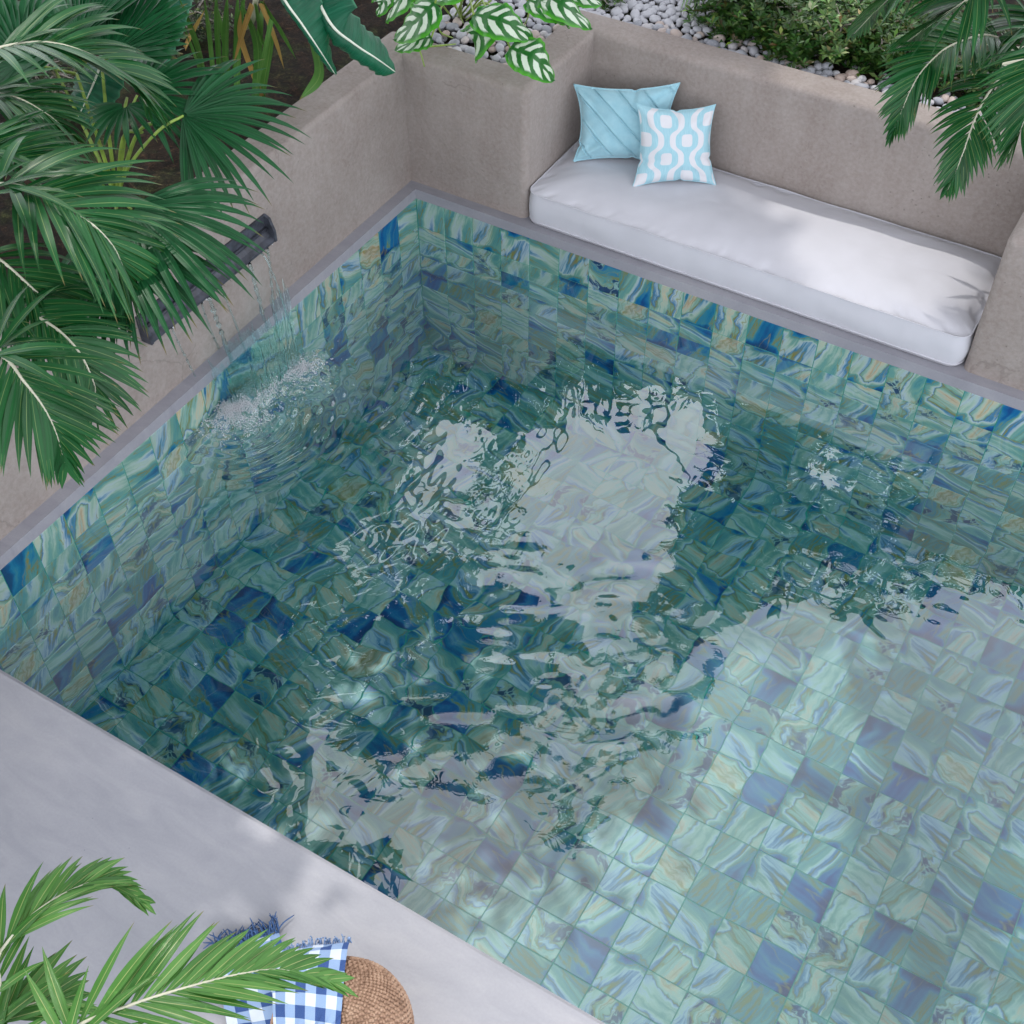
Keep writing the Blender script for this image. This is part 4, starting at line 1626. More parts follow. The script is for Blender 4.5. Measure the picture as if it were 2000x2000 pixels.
b = at(470, 60, 0.56)
bop = thing('banana_plant', b, 'strap stalked banana plant with two broad dark leaves hanging to the wall corner', 'banana plant')
v, f = tube(catmull([b, *A((492, 40, 0.95), (505, -12, 1.14), (545, -8, 1.2))], 20), [0.013 - 0.004 * i / 20 for i in range(21)], 8)
link('stalk', make_mesh('stalk', [p - b for p in v], f, M['rachis']), bop)
big_leaf(bop, A((535, -50, 1.22), (556, 0, 1.2), (590, 48, 1.13), (622, 95, 1.04), (655, 146, 0.9)), 0.125, 0.025, (0.35, -0.5, 0.85), 0.35, 1.2, 1, 0.006)
big_leaf(bop, A((600, -45, 1.2), (645, 45, 1.12), (690, 85, 1.04), (740, 118, 0.95), (772, 141, 0.88)), 0.115, 0.05, (0.1, -0.55, 0.85), 0.25, 1.1, 2, 0.007, 0.8)
b = at(200, 160, 0.56)
ban = thing('banana_plant', b, 'young banana plant with one broad teal leaf hanging among the fan palm stalks', 'banana plant')
v, f = tube(catmull([b, at(225, 90, 0.85), at(200, 130, 0.98)], 12), 0.008, 7)
link('stalk', make_mesh('stalk', [p - b for p in v], f, M['rachis']), ban)
big_leaf(ban, A((205, 100, 1.02), (192, 142, 1.0), (172, 190, 0.93), (150, 236, 0.84)), 0.10, 0.10, (0.1, -0.7, 0.7), 0.2, 0.2, 3, 0.006, 0.75)
big_leaf(ban, A((335, -30, 1.1), (318, 20, 1.06), (296, 75, 0.98), (262, 125, 0.9)), 0.09, 0.09, (0.3, -0.6, 0.7), 0.3, 0.3, 4, 0.005, 0.75)

# upright strap leaves / stalks of a clump behind
b = at(455, 175, 0.56)
cl = thing('strap_leaf_clump', b, 'clump of upright yellow green stalks with a few dry brown straps in dark mulch', 'plant')


def strap(root, pts, w0, w1, mat, nrm=(0.2, -0.9, 0.3), name='strap'):
    cur = catmull(pts, 16)
    base = V(root.matrix_world.translation)
    v, uvs = [], []
    for i, p in enumerate(cur):
        t = i / 16
        tg = (cur[min(16, i + 1)] - cur[max(0, i - 1)]).normalized()
        sd = tg.cross(V(nrm)).normalized()
        nn = sd.cross(tg)
        w = (w0 + (w1 - w0) * t)
        if mat_taper(mat, t):
            w *= mat_taper(mat, t)
        v += [p - sd * w / 2, p - nn * w * 0.16, p + sd * w / 2]
        uvs += [(0, t), (0.5, t), (1, t)]
    f = grid_faces(3, 17)
    link(name, make_mesh(name, [p - base for p in v], f, M[mat], uvs), root)


def mat_taper(mat, t):
    return max(0.04, 1 - max(0, (t - 0.55) / 0.45) ** 1.6)


for k, (p0, p1, p2, w) in enumerate([((402, 165), (385, 90), (350, -5), 0.036), ((418, 160), (408, 60), (398, -10), 0.026), ((430, 158), (424, 60), (422, -20), 0.03),
                                     ((441, 165), (440, 70), (445, -15), 0.034), ((448, 150), (432, 50), (418, -10), 0.024), ((458, 150), (462, 60), (465, -20), 0.028),
                                     ((462, 190), (466, 70), (480, -20), 0.032), ((498, 200), (502, 90), (470, 0), 0.04), ((500, 195), (508, 60), (515, 0), 0.03),
                                     ((510, 190), (528, 70), (515, 0), 0.036), ((395, 150), (362, 60), (330, 20), 0.02)]):
    strap(cl, [at(*p0, 0.56), at(*p1, 0.86), at(*p2, 1.12)], w * 0.9, w, 'strap')
for p0, p1, p2, w in [((512, 190), (472, 80), (470, 20), 0.026), ((492, 10), (475, 60), (456, 125), 0.022), ((510, 8), (535, 70), (555, 135), 0.022), ((360, 95), (372, 70), (400, 20), 0.02)]:
    z = (0.56, 0.85, 1.0) if p0[1] > 60 else (1.1, 0.95, 0.75)
    strap(cl, [at(*p0, z[0]), at(*p1, z[1]), at(*p2, z[2])], w, w, 'strap_dry')
for p0, p1, p2, w in [((512, 5), (545, 55), (578, 115), 0.026), ((500, 10), (508, 60), (520, 105), 0.02), ((615, 88), (622, 150), (585, 195), 0.045), ((530, 40), (515, 110), (500, 180), 0.02)]:
    z = (1.1, 0.92, 0.72) if p0[1] < 60 else (0.95, 0.75, 0.64)
    strap(cl, [at(*p0, z[0]), at(*p1, z[1]), at(*p2, z[2])], w, w, 'strap')


# ------------------------------------------------------------------ variegated calathea
def calathea_material():
    n = N('striped_calathea_leaf')
    uv = n.n('UVMap', uv_map='UVMap').outputs[0]
    sx = n.n('SeparateXYZ')
    n.t.links.new(uv, sx.inputs[0])
    u, v = sx.outputs[0], sx.outputs[1]
    wob = n.math('MULTIPLY', n.math('SUBTRACT', n.noise(scaled(n, uv, (3, 5, 1)), 1.0, 3).outputs['Fac'], 0.5), 0.9)
    s = n.math('MULTIPLY', n.math('ABSOLUTE', n.math('SUBTRACT', u, 0.5)), 2.0)
    ph = n.math('ADD', n.math('SUBTRACT', n.math('MULTIPLY', v, 4.3), n.math('MULTIPLY', n.math('POWER', s, 1.4), 1.35)), n.math('MULTIPLY', wob, 0.5))
    wv = n.math('SINE', n.math('MULTIPLY', ph, 2 * math.pi))
    stripe = n.range(wv, -0.12, 0.10)
    zone = n.math('MULTIPLY', n.range(s, 0.10, 0.15), n.range(n.math('ADD', s, n.math('MULTIPLY', wob, 0.12)), 0.70, 0.80, 1, 0))
    ends = n.math('MULTIPLY', n.range(v, 0.06, 0.10), n.range(v, 0.90, 0.95, 1, 0))
    w = n.math('MULTIPLY', n.math('MULTIPLY', stripe, zone), ends)
    feather = n.noise(scaled(n, uv, (5, 60, 1)), 1.0, 3).outputs['Fac']
    w = n.math('MULTIPLY', w, n.range(feather, 0.22, 0.4, 0.55, 1))
    green = n.mix(n.range(s, 0.72, 0.95), (0.010, 0.115, 0.020), (0.06, 0.34, 0.012))
    green = n.mix(n.range(feather, 0.4, 0.7, 0, 0.3), green, (0.05, 0.24, 0.03))
    c = n.mix(w, green, (0.62, 0.72, 0.58))
    b = n.bsdf(c, 0.35, n.bump(n.math('ADD', feather, n.math('MULTIPLY', w, -0.2)), 0.25, 0.004), 0.45)
    t = n.n('BsdfTranslucent')
    n.t.links.new(n.mix(0.5, c, (0.15, 0.5, 0.02)), t.inputs['Color'])
    mx = n.n('MixShader')
    mx.inputs[0].default_value = 0.22
    n.t.links.new(b, mx.inputs[1])
    n.t.links.new(t.outputs[0], mx.inputs[2])
    return n.done(mx.outputs[0])


M['calathea'] = calathea_material()
b = at(895, 35, 0.56)
cal = thing('calathea_plant', b, 'calathea with white striped bright green leaves spilling over the wall corner', 'plant')


def oval_leaf(root, p0, p1, p2, W, nrm, seed, stalk=True, cup=0.14):
    cur = catmull([p0, p1, p2], 24)
    base = V(root.matrix_world.translation)
    m = 6
    v, uvs = [], []
    nrm = V(nrm).normalized()
    for i, p in enumerate(cur):
        t = i / 24
        tg = (cur[min(24, i + 1)] - cur[max(0, i - 1)]).normalized()
        sd = tg.cross(nrm).normalized()
        nn = sd.cross(tg)
        w = 1.55 * W * (math.sin(math.pi * min(1, t * 0.93 + 0.07) ** 0.82)) ** 0.7 if t < 0.995 else 0.0
        for k in range(-m, m + 1):
            s = k / m
            arch = -cup * w * abs(s) ** 1.7 + 0.05 * w * (1 - abs(s)) * 0
            rip = 0.0035 * math.sin(t * 34 - abs(s) * 5) * (0.3 + abs(s)) + 0.006 * noise.noise((t * 3, s * 2, seed))
            v.append(p + sd * w * s * 0.97 + nn * (arch + rip + 0.08 * w * (abs(s) < 0.05) * -1))
            uvs.append((0.5 + 0.5 * s, t))
    part = link('leaf', make_mesh('leaf', [p - base for p in v], grid_faces(2 * m + 1, 25), M['calathea'], uvs), root)
    if stalk:
        q = b + V((rng.uniform(-.03, .03), rng.uniform(-.02, .04), 0))
        mid = q.lerp(p0, 0.55) + V((0, 0, 0.12))
        tv, tf = tube(catmull([q, mid, p0], 12), 0.0042, 6)
        sub('stalk', part, root, tv, tf, M['petiole'])


for k, (a, c, e, W, z, nm) in enumerate([
        ((850, 5), (812, 38), (768, 78), 0.062, (0.93, 0.88, 0.78), (-0.1, -0.5, 0.85)),
        ((843, 72), (810, 78), (770, 98), 0.036, (0.74, 0.74, 0.68), (0, -0.5, 0.85)),
        ((957, 30), (928, 70), (930, 120), 0.062, (0.86, 0.83, 0.70), (-0.2, -0.5, 0.8)),
        ((925, 28), (985, 40), (1044, 76), 0.056, (0.92, 0.93, 0.84), (0.15, -0.4, 0.9)),
        ((996, 92), (1045, 112), (1084, 158), 0.056, (0.83, 0.82, 0.70), (0.25, -0.45, 0.85)),
        ((1030, 0), (1080, 15), (1112, 55), 0.045, (0.93, 0.93, 0.80), (0.2, -0.3, 0.9)),
        ((1055, -15), (1105, 10), (1157, 57), 0.05, (0.95, 0.95, 0.82), (0.2, -0.4, 0.9)),
        ((810, -35), (775, 0), (753, 42), 0.05, (0.92, 0.88, 0.75), (-0.2, -0.5, 0.8)),
        ((900, -50), (880, -25), (840, -4), 0.05, (1.0, 0.97, 0.88), (0, -0.5, 0.9)),
        ((1110, -25), (1150, -10), (1175, 5), 0.04, (0.85, 0.84, 0.78), (0.2, -0.4, 0.9)),
        ((760, -20), (745, 5), (735, 30), 0.035, (0.8, 0.8, 0.74), (0, -0.5, 0.9))]):
    oval_leaf(cal, at(*a, z[0]), at(*c, z[1]), at(*e, z[2]), W, nm, k)
v, f = tube(catmull([b, *A((905, 20, 0.85), (915, -30, 1.0))], 10), 0.007, 7)
for pts in (A((830, 92, 0.66), (870, 88, 0.63), (890, 86, 0.6)), A((852, 28, 0.78), (860, 62, 0.70), (884, 74, 0.62)), A((960, 0, 0.7), (935, 20, 0.66), (910, 40, 0.58)), A((880, -10, 0.85), (893, 20, 0.75), (905, 45, 0.58)),
            A((1033, 10, 0.75), (1032, 30, 0.7), (1025, 48, 0.62)), A((796, 62, 0.72), (818, 95, 0.66), (829, 130, 0.63))):
    tv, tf = tube(catmull(pts, 12), [0.0045 - 0.0015 * i / 12 for i in range(13)], 6)
    link('stalk', make_mesh('stalk', [p - b for p in tv], tf, M['petiole']), cal)


# ------------------------------------------------------------------ shrubs behind the bench
M['shrub'] = tinted_leaf_material('shrub_leaf', 0.42, 0.2)
M['bark'] = plain('pale_grey_bark', (0.30, 0.27, 0.24), 0.8, 60, 0.35, 0.4)


def shrub(loc, size, n, label, cols, lsize, seed, tips=14, bark=True):
    r = random.Random(seed)
    n = int(n * 1.5)
    root = thing('shrub', loc, label, 'shrub', 'low shrubs behind the bench wall')
    base = V(loc)
    tw = []
    ends = []
    for k in range(tips):
        a = r.uniform(0, 2 * math.pi)
        e = V((math.cos(a) * size[0] * r.uniform(0.2, 0.95), math.sin(a) * size[1] * r.uniform(0.2, 0.95), size[2] * r.uniform(0.35, 0.9)))
        m = e * 0.5 + V((r.uniform(-.03, .03), r.uniform(-.03, .03), 0.05))
        c = catmull([(0, 0, 0), m, e], 8)
        tw.append(tube(c, [0.007 - 0.005 * i / 8 for i in range(9)], 5))
        ends += c[4:]
    v, f = join(tw)
    link('branches', make_mesh('branches', v, f, M['bark']), root)
    v, f, cs = [], [], []
    tot = 0
    while tot < n:
        e = r.choice(ends)
        c = e + V((r.gauss(0, size[0] * 0.20), r.gauss(0, size[1] * 0.20), r.gauss(-0.02, size[2] * 0.20)))
        if c.z < 0.0: continue
        q = (c.x / size[0]) ** 2 + (c.y / size[1]) ** 2 + (c.z / size[2]) ** 2
        if q > 1.25: continue
        k = r.randint(5, 8)                       # a rosette of leaves at a twig tip
        out = V((c.x * 0.6, c.y * 0.6, 0.28)).normalized()
        tone = r.random()
        for j in range(k):
            a = 2 * math.pi * j / k + r.uniform(-.3, .3)
            s1 = out.cross(V((1, 0.3, 0))).normalized()
            s2 = out.cross(s1)
            d = (s1 * math.cos(a) + s2 * math.sin(a) + out * r.uniform(0.2, 0.9)).normalized()
            L = lsize * r.uniform(0.7, 1.2)
            W = L * r.uniform(0.30, 0.42)
            sd = d.cross(out)
            if sd.length < 0.05: continue
            sd.normalize()
            nn = sd.cross(d)
            b0 = len(v)
            v += [c, c + d * L * 0.55 + sd * W * 0.5 + nn * W * 0.12, c + d * L - out * L * 0.08, c + d * L * 0.55 - sd * W * 0.5 + nn * W * 0.12, c + d * L * 0.5 - nn * W * 0.08]
            f += [(b0, b0 + 1, b0 + 4), (b0 + 1, b0 + 2, b0 + 4), (b0 + 2, b0 + 3, b0 + 4), (b0 + 3, b0, b0 + 4)]
            ca = r.choices(range(len(cols)), [c_[3] for c_ in cols])[0]
            cc = [x * r.uniform(0.75, 1.25) for x in cols[ca][:3]]
            cs += [(*cc, 1)] * 5
            tot += 1
    link('crown', make_mesh('crown', v, f, M['shrub'], None, cs, smooth=True), root)
    return root


DK = [(0.022, 0.068, 0.012, 6), (0.04, 0.105, 0.018, 5), (0.075, 0.15, 0.028, 2), (0.07, 0.06, 0.02, 0.8), (0.20, 0.30, 0.06, 0.25)]
PL = [(0.05, 0.12, 0.03, 4), (0.09, 0.18, 0.045, 4), (0.20, 0.30, 0.10, 2.0), (0.40, 0.45, 0.22, 0.7), (0.12, 0.11, 0.03, 0.6)]
shrub(at(1450, 78, 0.53), (0.25, 0.22, 0.24), 2300, 'dark small leaved shrub spreading over pebbles above the middle of the bench wall', DK, 0.042, 41, 16)
shrub(at(1540, 112, 0.53), (0.22, 0.17, 0.20), 1700, 'dense dark green shrub crouching between pebbles and the pale leaved shrub', DK, 0.042, 42, 14)
shrub(at(1625, 125, 0.53), (0.17, 0.16, 0.30), 800, 'open shrub with pale yellow green leaves and grey twigs overhanging the wall edge', PL, 0.040, 43, 14)
shrub(at(1700, 130, 0.53), (0.22, 0.20, 0.22), 1900, 'dark rounded shrub tucked under the drooping palm fronds right of the pale shrub', DK, 0.042, 44, 14)
shrub(at(1560, 20, 0.5), (0.40, 0.25, 0.30), 2600, 'broad shrub with larger glossy leaves filling the top edge behind the others', DK[:3] + [(0.12, 0.24, 0.05, 1.2)], 0.046, 45, 18)
shrub(at(1800, 90, 0.5), (0.35, 0.28, 0.25), 2200, 'dark shrub hidden behind the palm fronds near the top right corner', DK, 0.036, 46, 16)
shrub(at(1930, 190, 0.5), (0.35, 0.22, 0.20), 1500, 'low dark shrub on the ground under the right palm fronds', DK, 0.034, 47, 14)
shrub(at(1290, -25, 0.52), (0.30, 0.16, 0.16), 1100, 'small dark shrub at the top edge above the heap of pebbles', DK, 0.032, 48, 12)
shrub(at(1180, 20, 0.53), (0.10, 0.09, 0.10), 130, 'sparse low sprig of small leaves between the calathea and the pebbles', DK, 0.030, 49, 8)
shrub(at(365, 70, 0.55), (0.34, 0.34, 0.16), 1500, 'creeping small leaved ground shrub in the mulch behind the fan palms', [(0.015, 0.035, 0.008, 5), (0.05, 0.08, 0.02, 2), (0.16, 0.19, 0.08, 0.7)], 0.024, 50, 16)
shrub(at(90, 190, 0.55), (0.42, 0.34, 0.14), 1500, 'creeping small leaved ground shrub under the left palms', [(0.015, 0.035, 0.008, 5), (0.05, 0.07, 0.02, 2), (0.16, 0.18, 0.08, 0.7)], 0.024, 51, 16)

# striped grassy tuft at the top edge
b = at(1368, -12, 0.56)
tuft = thing('spider_plant', b, 'tuft of pale striped grassy leaves drooping onto the pebbles at the top edge', 'plant')
M['stripe'] = leaf_material('striped_grass_leaf', (0.03, 0.13, 0.03), (0.07, 0.2, 0.05), (0.55, 0.62, 0.40), 0.16, 0.4)
r = random.Random(9)
for k, (x, y) in enumerate([(1328, 24), (1333, 32), (1345, 20), (1352, 42), (1360, 40), (1372, 16), (1396, 14), (1400, 8), (1375, 6), (1410, -10), (1320, 0), (1350, -40), (1390, -40)]):
    e = at(x, y, 0.57)
    m = b.lerp(e, 0.5) + V((0, 0, 0.10 + 0.03 * r.random()))
    strap(tuft, [b, m, e], 0.015, 0.014, 'stripe', (0.1, -0.4, 0.9), 'leaf')


# ------------------------------------------------------------------ woven pouf and checked blanket on the deck
M['straw'] = None


def straw_material():
    n = N('woven_seagrass')
    p = n.pos()
    f1 = n.noise(p, 34, 4, 0.6).outputs['Fac']
    f2 = n.noise(scaled(n, p, (200, 200, 420)), 1.0, 3).outputs['Fac']
    c = n.ramp(f1, [(0.3, (0.20, 0.115, 0.075)), (0.5, (0.33, 0.205, 0.14)), (0.7, (0.46, 0.315, 0.225))])
    c = n.mix(n.range(f2, 0.35, 0.7, 0, 0.35), c, (0.52, 0.37, 0.26))
    return n.done(n.bsdf(c, 0.7, n.bump(f2, 0.4, 0.003), 0.25))


M['straw'] = straw_material()
PC = at(668, 2012, 0.12)
PC.z = 0.0
PR, PH = 0.180, 0.235


def pouf_z(x, y):
    d = math.hypot(x - PC.x, y - PC.y) / PR
    if d >= 1: return 0.0
    return PH * 0.5 + PH * 0.5 * (1 - d ** 2.3) ** (1 / 2.3)


def pouf():
    root = thing('woven_pouf', PC, 'round woven straw pouf on the deck half covered by the checked blanket', 'pouf')
    n = 64
    v, f = [], []
    prof = []
    for k in range(25):
        a = -math.pi / 2 + math.pi * k / 24
        ca, sa = math.cos(a), math.sin(a)
        rr = (PR - 0.008) * abs(ca) ** (2 / 2.3)
        zz = PH / 2 + (PH / 2 - 0.006) * math.copysign(abs(sa) ** (2 / 2.3), sa)
        prof.append((rr, max(zz, 0.003)))
    for rr, zz in prof:
        for i in range(n):
            w = 2 * math.pi * i / n
            v.append(V((PC.x + rr * math.cos(w), PC.y + rr * math.sin(w), zz)))
    for k in range(24):
        for i in range(n):
            j = (i + 1) % n
            f.append((k * n + i, k * n + j, (k + 1) * n + j, (k + 1) * n + i))
    obj('body', v, f, M['straw'], root)
    # braids running round the pouf, two strands crossing in each
    m = 60
    cur = []
    for k in range(m + 1):
        a = -math.pi / 2 + math.pi * k / m
        ca, sa = math.cos(a), math.sin(a)
        cur.append(V(((PR - 0.006) * abs(ca) ** (2 / 2.3), PH / 2 + (PH / 2 - 0.004) * math.copysign(abs(sa) ** (2 / 2.3), sa), 0)))
    ln = [0]
    for k in range(m):
        ln.append(ln[-1] + (cur[k + 1] - cur[k]).length)
    row = 0.0128
    s = row * 0.5
    q = 0
    while s < ln[-1]:
        k = max(i for i in range(m) if ln[i] <= s)
        t = (s - ln[k]) / max(1e-6, ln[k + 1] - ln[k])
        pt = cur[k].lerp(cur[k + 1], t)
        tn = (cur[k + 1] - cur[k]).normalized()
        nr = V((tn.y, -tn.x, 0))
        rr = max(0.004, pt.x)
        knots = max(6, int(2 * math.pi * rr / 0.0135))
        v, f = [], []
        for half in (0, 1):                       # the two halves of the braid slant against each other
            cnt = knots
            for i in range(cnt):
                w = 2 * math.pi * (i + 0.5 * half) / cnt
                off = (half - 0.5) * row * 0.48
                c = pt + tn * off
                rad, z = c.x, c.y
                if rad < 0.003 or z < 0.004: continue
                er = V((math.cos(w), math.sin(w), 0))
                et = V((-math.sin(w), math.cos(w), 0))
                t3 = er * tn.x + V((0, 0, 1)) * tn.y
                n3 = er * nr.x + V((0, 0, 1)) * nr.y
                sl = 0.85 if half else -0.85
                la = (et + t3 * sl).normalized()
                lb = n3.cross(la)
                o = V((PC.x, PC.y, 0)) + er * rad + V((0, 0, z))
                L, W, H = 0.0098, 0.0042, 0.0040
                jx = 1 + 0.18 * math.sin(i * 12.9898 + q * 78.2)
                b = len(v)
                for a_, w_ in ((-1, 0.25), (-0.5, 0.9), (0.2, 1.0), (0.8, 0.6), (1.05, 0.1)):
                    for cc, hh in ((-1, -0.25), (-0.5, 0.75), (0.5, 0.75), (1, -0.25)):
                        v.append(o + la * (a_ * L * 0.5 * jx) + lb * (cc * W * w_) + n3 * (hh * H * (0.3 + 0.7 * w_) * jx))
                for a_ in range(4):
                    for cc in range(3):
                        p0 = b + a_ * 4 + cc
                        f.append((p0, p0 + 4, p0 + 5, p0 + 1))
        if v:
            obj('braid', v, f, M['straw'], root)
        s += row
        q += 1


pouf()


def gingham_material():
    n = N('blue_gingham_cotton')
    uv = n.n('UVMap', uv_map='UVMap').outputs[0]
    sx = n.n('SeparateXYZ')
    n.t.links.new(uv, sx.inputs[0])
    a = n.math('GREATER_THAN', n.math('FRACT', sx.outputs[0]), 0.5)
    b = n.math('GREATER_THAN', n.math('FRACT', sx.outputs[1]), 0.5)
    k = n.math('MULTIPLY', n.math('ADD', a, b), 0.5)
    tw = n.math('SINE', n.math('MULTIPLY', n.math('ADD', sx.outputs[0], sx.outputs[1]), 150.0))
    half = n.math('SUBTRACT', 1.0, n.math('ABSOLUTE', n.math('SUBTRACT', n.math('MULTIPLY', k, 2.0), 1.0)))
    c = n.ramp(k, [(0.0, (0.66, 0.74, 0.84)), (0.5, (0.20, 0.33, 0.58)), (1.0, (0.018, 0.065, 0.24))])
    c = n.mix(n.math('MULTIPLY', n.range(tw, 0.0, 0.5), n.math('MULTIPLY', half, 0.4)), c, (0.60, 0.70, 0.82))
    f = n.noise(scaled(n, uv, (60, 60, 1)), 1.0, 3).outputs['Fac']
    c = n.mix(n.range(f, 0.4, 0.75, 0, 0.2), c, (0.5, 0.6, 0.75))
    return n.done(n.bsdf(c, 0.85, n.bump(n.math('ADD', f, n.math('MULTIPLY', tw, 0.2)), 0.3, 0.003), 0.2))


M['gingham'] = gingham_material()
M['denim_thread'] = plain('blue_thread', (0.055, 0.12, 0.27), 0.8, 150, 0.5)
M['mixed_thread'] = plain('pale_blue_thread', (0.22, 0.32, 0.50), 0.8, 200, 0.7)


def blanket():
    root = thing('checked_blanket', at(560, 1950, 0.0), 'blue and white gingham blanket with knotted fringe lying over the straw pouf', 'blanket')
    r = random.Random(6)
    check = 0.062

    def sheet(c00, c10, c01, c11, nu, nv, lift, seed, uo, over):
        """four pixel corners (u right, v towards the viewer) spread over deck and pouf"""
        v, uvs = [], []
        for j in range(nv + 1):
            for i in range(nu + 1):
                s, t = i / nu, j / nv
                p = c00.lerp(c10, s).lerp(c01.lerp(c11, s), t)
                x, y = p.x, p.y
                z = lift + 0.009 * (1 + noise.noise((x * 13, y * 9, seed))) + 0.010 * max(0, noise.noise((x * 22 + seed, y * 6, 3)))
                if over:
                    zp = 0
                    for dx, dy in ((0, 0), (.02, 0), (-.02, 0), (0, .02), (0, -.02), (.035, 0), (0, .035), (0, -.035)):
                        zp = max(zp, pouf_z(x + dx, y + dy))
                    # the cloth spans softly from the pouf down to the deck
                    d = math.hypot(x - PC.x, y - PC.y)
                    span = 0.20 * math.exp(-(max(0, d - PR * 0.93) / 0.10) ** 1.3)
                    z = max(z + span * 0.75, zp + 0.010 + 0.005 * noise.noise((x * 25, y * 25, seed)))
                v.append(V((x, y, z)))
        W = (c10 - c00).length / check
        H = (c01 - c00).length / check
        for j in range(nv + 1):
            for i in range(nu + 1):
                uvs.append((uo + W * i / nu, 0.3 + H * j / nv))
        return v, grid_faces(nu + 1, nv + 1), uvs

    # far layer: its fringed end lies on the deck
    a = at(418, 1866, 0.01), at(545, 1822, 0.01), at(455, 2060, 0.01), at(610, 2040, 0.01)
    v1, f1, u1 = sheet(*a, 40, 60, 0.006, 2, 0.1, False)
    obj('cloth', v1, f1, M['gingham'], root, u1)
    # near layer: drawn up over the pouf
    a = at(548, 1868, 0.03), at(690, 1856, 0.10), at(555, 2120, 0.05), at(662, 2110, 0.20)
    v2, f2, u2 = sheet(*a, 56, 80, 0.022, 5, 0.35, True)
    obj('cloth', v2, f2, M['gingham'], root, u2)

    def fringe(row, n, L, out, mat, rad, messy):
        for k in range(n):
            t = k / (n - 1) * (len(row) - 1)
            i = min(int(t), len(row) - 2)
            p = row[i].lerp(row[i + 1], t - i)
            for q in range(3 if messy > 0.5 else 2):
                d = (out + V((r.uniform(-1, 1) * messy, r.uniform(-1, 1) * messy, 0))).normalized()
                l = L * r.uniform(0.65, 1.25)
                e1 = p + d * l * 0.45 + V((r.uniform(-.006, .006), r.uniform(-.006, .006), r.uniform(0.0, 0.012) * (1 + messy)))
                d2 = (d + V((r.uniform(-1, 1), r.uniform(-1, 1), 0)) * messy * 0.9).normalized()
                e2 = e1 + d2 * l * 0.55
                e2.z = max(0.003, p.z - 0.004 - r.random() * 0.006)
                tv, tf = tube(catmull([p, e1, e2], 8), [rad, rad * 1.1, rad, rad, rad * 0.95, rad * 0.9, rad * 0.9, rad * 0.8, rad * 0.5], 5)
                obj('tassel', tv, tf, M[mat], root)

    row1 = v1[:41]
    out1 = at(470, 1780, 0) - at(490, 1850, 0)
    fringe(row1[2:], 26, 0.055, out1.normalized(), 'denim_thread', 0.0021, 0.75)
    row2 = v2[:57]
    out2 = at(620, 1830, 0) - at(622, 1862, 0)
    fringe(row2, 34, 0.017, out2.normalized(), 'mixed_thread', 0.0018, 0.45)


blanket()

# ------------------------------------------------------------------ tall garden trees: they shade the pool and are mirrored in it
ZC = 6.0
OPEN = [[(1020, 765), (1130, 735), (1300, 742), (1392, 775), (1385, 900), (1335, 1000), (1350, 1120), (1300, 1300), (1200, 1480), (1110, 1600), (900, 1540),
         (745, 1430), (760, 1290), (850, 1150), (940, 1050), (985, 1000), (1010, 900)],
        [(560, 1320), (640, 1390), (700, 1395), (900, 1540), (1110, 1640), (1200, 1490), (1290, 1400), (1400, 1240), (1480, 1130), (1545, 1045), (1700, 1085),
         (1900, 1115), (2150, 1120), (2150, 2150), (1100, 2150), (520, 1640), (548, 1450)],
        [(850, 800), (920, 800), (915, 900), (880, 950), (815, 905)],
        [(760, 990), (890, 1010), (800, 1120), (730, 1250), (640, 1310), (600, 1200), (690, 1100)],
        [(1590, 860), (1650, 870), (1640, 940), (1600, 950)],
        [(380, 1240), (450, 1270), (430, 1380), (390, 1400)], [(450, 1450), (520, 1470), (520, 1560), (470, 1540)]]
OPENPX = []
for q_, poly in enumerate(OPEN):
    k_ = 1.0 if q_ < 2 else 1.4
    mx_, my_ = sum(p[0] for p in poly) / len(poly), sum(p[1] for p in poly) / len(poly)
    OPENPX.append([(mx_ + (x - mx_) * k_, my_ + (y - my_) * k_) for x, y in poly])
KEEPPX = [[(1000, 740), (1392, 740), (1392, 900), (1335, 1000), (1000, 1010)]] + OPENPX[2:]
OPEN = [[refl(x, y, ZC) for x, y in poly] for poly in OPENPX]


def sunward(pts, z):
    """where the light falling on points of the ground passes height z"""
    return [(x + SUN.x / SUN.z * (z - h), y + SUN.y / SUN.z * (z - h)) for x, y, h in pts]


OPEN.append(sunward([(1.40, 0.46, .2), (1.80, 0.02, .2), (2.6, -0.2, .2), (5, -0.2, .2), (5, 1.5, .6), (0.95, 0.95, .6), (0.95, 0.72, .6)], ZC))
OPEN.append(sunward([(1.55, -2.85, 0), (2.2, -2.5, 0), (6, -2.5, 0), (6, -6, 0), (1.3, -6, 0)], ZC))


def is_open(x, y):
    return any(in_poly(x, y, poly) for poly in OPEN)


M['canopy'] = tinted_leaf_material('tree_leaf', 0.4, 0.25)


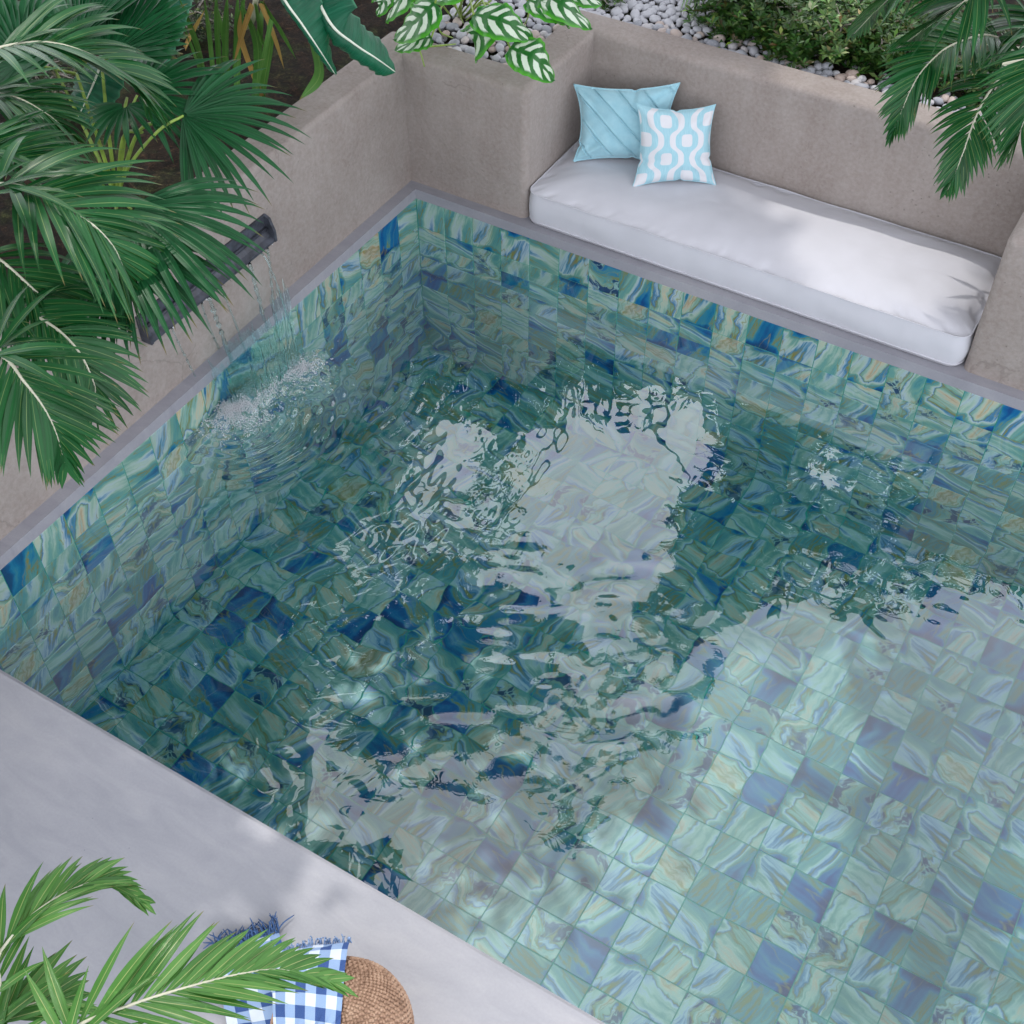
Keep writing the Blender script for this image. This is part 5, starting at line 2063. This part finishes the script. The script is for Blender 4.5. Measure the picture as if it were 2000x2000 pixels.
def tree(loc, label, bbox, n, seed, lsize=0.17, z=None, only=None):
    r = random.Random(seed)
    zc = z or ZC
    keep = [[refl(a_, b_, zc) for a_, b_ in poly] for poly in KEEPPX]
    root = thing('shade_tree', loc, label, 'tree', 'tall garden trees mirrored in the pool')
    base = V(loc)
    top = V(((bbox[0] + bbox[1]) / 2, (bbox[2] + bbox[3]) / 2, zc))
    tv, tf = tube(catmull([base, base.lerp(V((top.x, top.y, base.z)), 0.06) + V((0, 0, zc * 0.37)), base.lerp(V((top.x, top.y, base.z)), 0.3) + V((0, 0, zc * 0.77))], 12), [0.17 - 0.008 * i for i in range(13)], 9)
    link('trunk', make_mesh('trunk', [p - base for p in tv], tf, M['bark']), root)
    fork = base.lerp(V((top.x, top.y, base.z)), 0.3) + V((0, 0, zc * 0.75))
    v, f, cs = [], [], []
    br = []
    done = 0
    tries = 0
    while done < n and tries < n * 12:
        tries += 1
        x, y = r.uniform(bbox[0], bbox[1]), r.uniform(bbox[2], bbox[3])
        ex = 0.35 * noise.noise((x * 0.9, y * 0.9, seed))
        m = 0.10
        if only is not None:
            if z > 4 and any(in_poly(x, y, kp) for kp in keep): continue
            if not in_poly(x + 0.25 * noise.noise((x * 3, y * 3, 7)), y + 0.25 * noise.noise((x * 3, y * 3, 17)), only): continue
        elif is_open(x, y) or is_open(x + m, y) or is_open(x - m, y) or is_open(x, y + m) or is_open(x, y - m): continue
        q = ((x - top.x) / (bbox[1] - bbox[0]) * 2) ** 4 + ((y - top.y) / (bbox[3] - bbox[2]) * 2) ** 4
        if only is None and q > 1.0 + ex: continue
        done += 1
        c = V((x, y, zc + r.uniform(-.12, .55)))
        tone = r.uniform(0.5, 1.5)
        if done % 70 == 0:
            mid = fork.lerp(c, 0.55) + V((0, 0, 0.25))
            br.append(tube(catmull([fork, mid, c], 8), [0.05 - 0.0055 * i for i in range(9)], 5))
        for _ in range(11):
            o = V((r.gauss(0, .085), r.gauss(0, .085), r.gauss(0, .07)))
            d = V((r.gauss(0, 1), r.gauss(0, 1), r.gauss(-.3, .6))).normalized()
            sd = d.cross(V((r.gauss(0, .5), r.gauss(0, .5), 1))).normalized()
            L, W = lsize * r.uniform(.7, 1.2), lsize * r.uniform(.3, .45)
            b0 = len(v)
            p = c + o - base
            v += [p, p + d * L * .5 + sd * W * .5, p + d * L, p + d * L * .5 - sd * W * .5]
            f.append((b0, b0 + 1, b0 + 2, b0 + 3))
            cc = (0.022 * tone, 0.065 * tone, 0.015 * tone, 1)
            cs += [cc] * 4
    if br:
        bv_, bf_ = join(br)
        link('branches', make_mesh('branches', [V(p) - base for p in bv_], bf_, M['bark']), root)
    link('crown', make_mesh('crown', v, f, M['canopy'], None, cs, smooth=False), root)


tree((-2.9, 1.6, 0.5), 'tall broad tree with spreading crown beyond the left planter', (-5.6, 0.9, -2.6, 3.6), 4000, 61)
tree((-1.6, 6.4, 0.5), 'tall tree standing far behind the corner of the garden wall', (-5.2, 1.4, 3.0, 9.0), 3000, 62)
tree((2.6, 7.2, 0.5), 'tall tree standing far behind the bench niche', (0.2, 5.6, 4.4, 9.2), 1300, 63)
tree((-3.2, -3.6, 0.0), 'leafy tree beside the deck left of the pool', (-4.6, 0.9, -5.6, -1.7), 1300, 64)
ZL = 4.2
tree((-3.6, 4.6, 0.5), 'unseen very tall tree, high crown added to shade the pillow end of the bench', (-4.2, -0.6, 2.4, 6.4), 1150, 68, 0.19, 9.5,  # unseen crown, its outline cut to cast the shade on the cushion
     sunward([(-0.9, -0.6, .6), (0.3, -0.4, .3), (1.75, -0.05, .2), (1.36, 0.42, .2), (1.0, 0.72, .6), (0.95, 1.5, .6), (-0.9, 1.9, .6)], 9.5))
tree((-0.6, 8.0, 0.5), 'very tall slim tree with one long hanging bough behind the bench niche', (-1.2, 1.4, 1.0, 8.0), 300, 69, 0.19, 9.5,
     [refl(x, y, 9.5) for x, y in ((1340, 1000), (1400, 880), (1480, 1000), (1480, 1130), (1400, 1245), (1290, 1395), (1190, 1490), (1110, 1620), (1060, 1640), (1150, 1480), (1260, 1330), (1310, 1180))])
tree((-2.6, -2.6, 0.5), 'unseen low tree crown added to shade the left part of the deck', None or (-2.5, 0.3, -3.0, -0.6), 700, 66, 0.15, ZL,  # unseen crown added low, outlined by the shade wanted on the deck
     sunward([(-1.2, -2.3, .3), (0.9, -2.75, 0), (1.45, -2.75, 0), (1.35, -3.2, 0), (1.05, -3.6, 0.2), (-1.2, -4.6, 0)], ZL))
tree((-1.6, 1.6, 0.5), 'unseen open tree crown added to keep the sun off the pool floor', (-1.2, 1.0, -1.2, 0.9), 210, 70, 0.15, 3.7,  # added out of view to block a sun patch on the pool floor
     sunward([(0.2, -2.3, -1.4), (1.2, -2.55, -1.4), (1.75, -2.1, -1.4), (2.1, -1.7, -1.4), (2.0, -1.1, -1.4), (0.2, -1.1, -1.4)], 3.7))
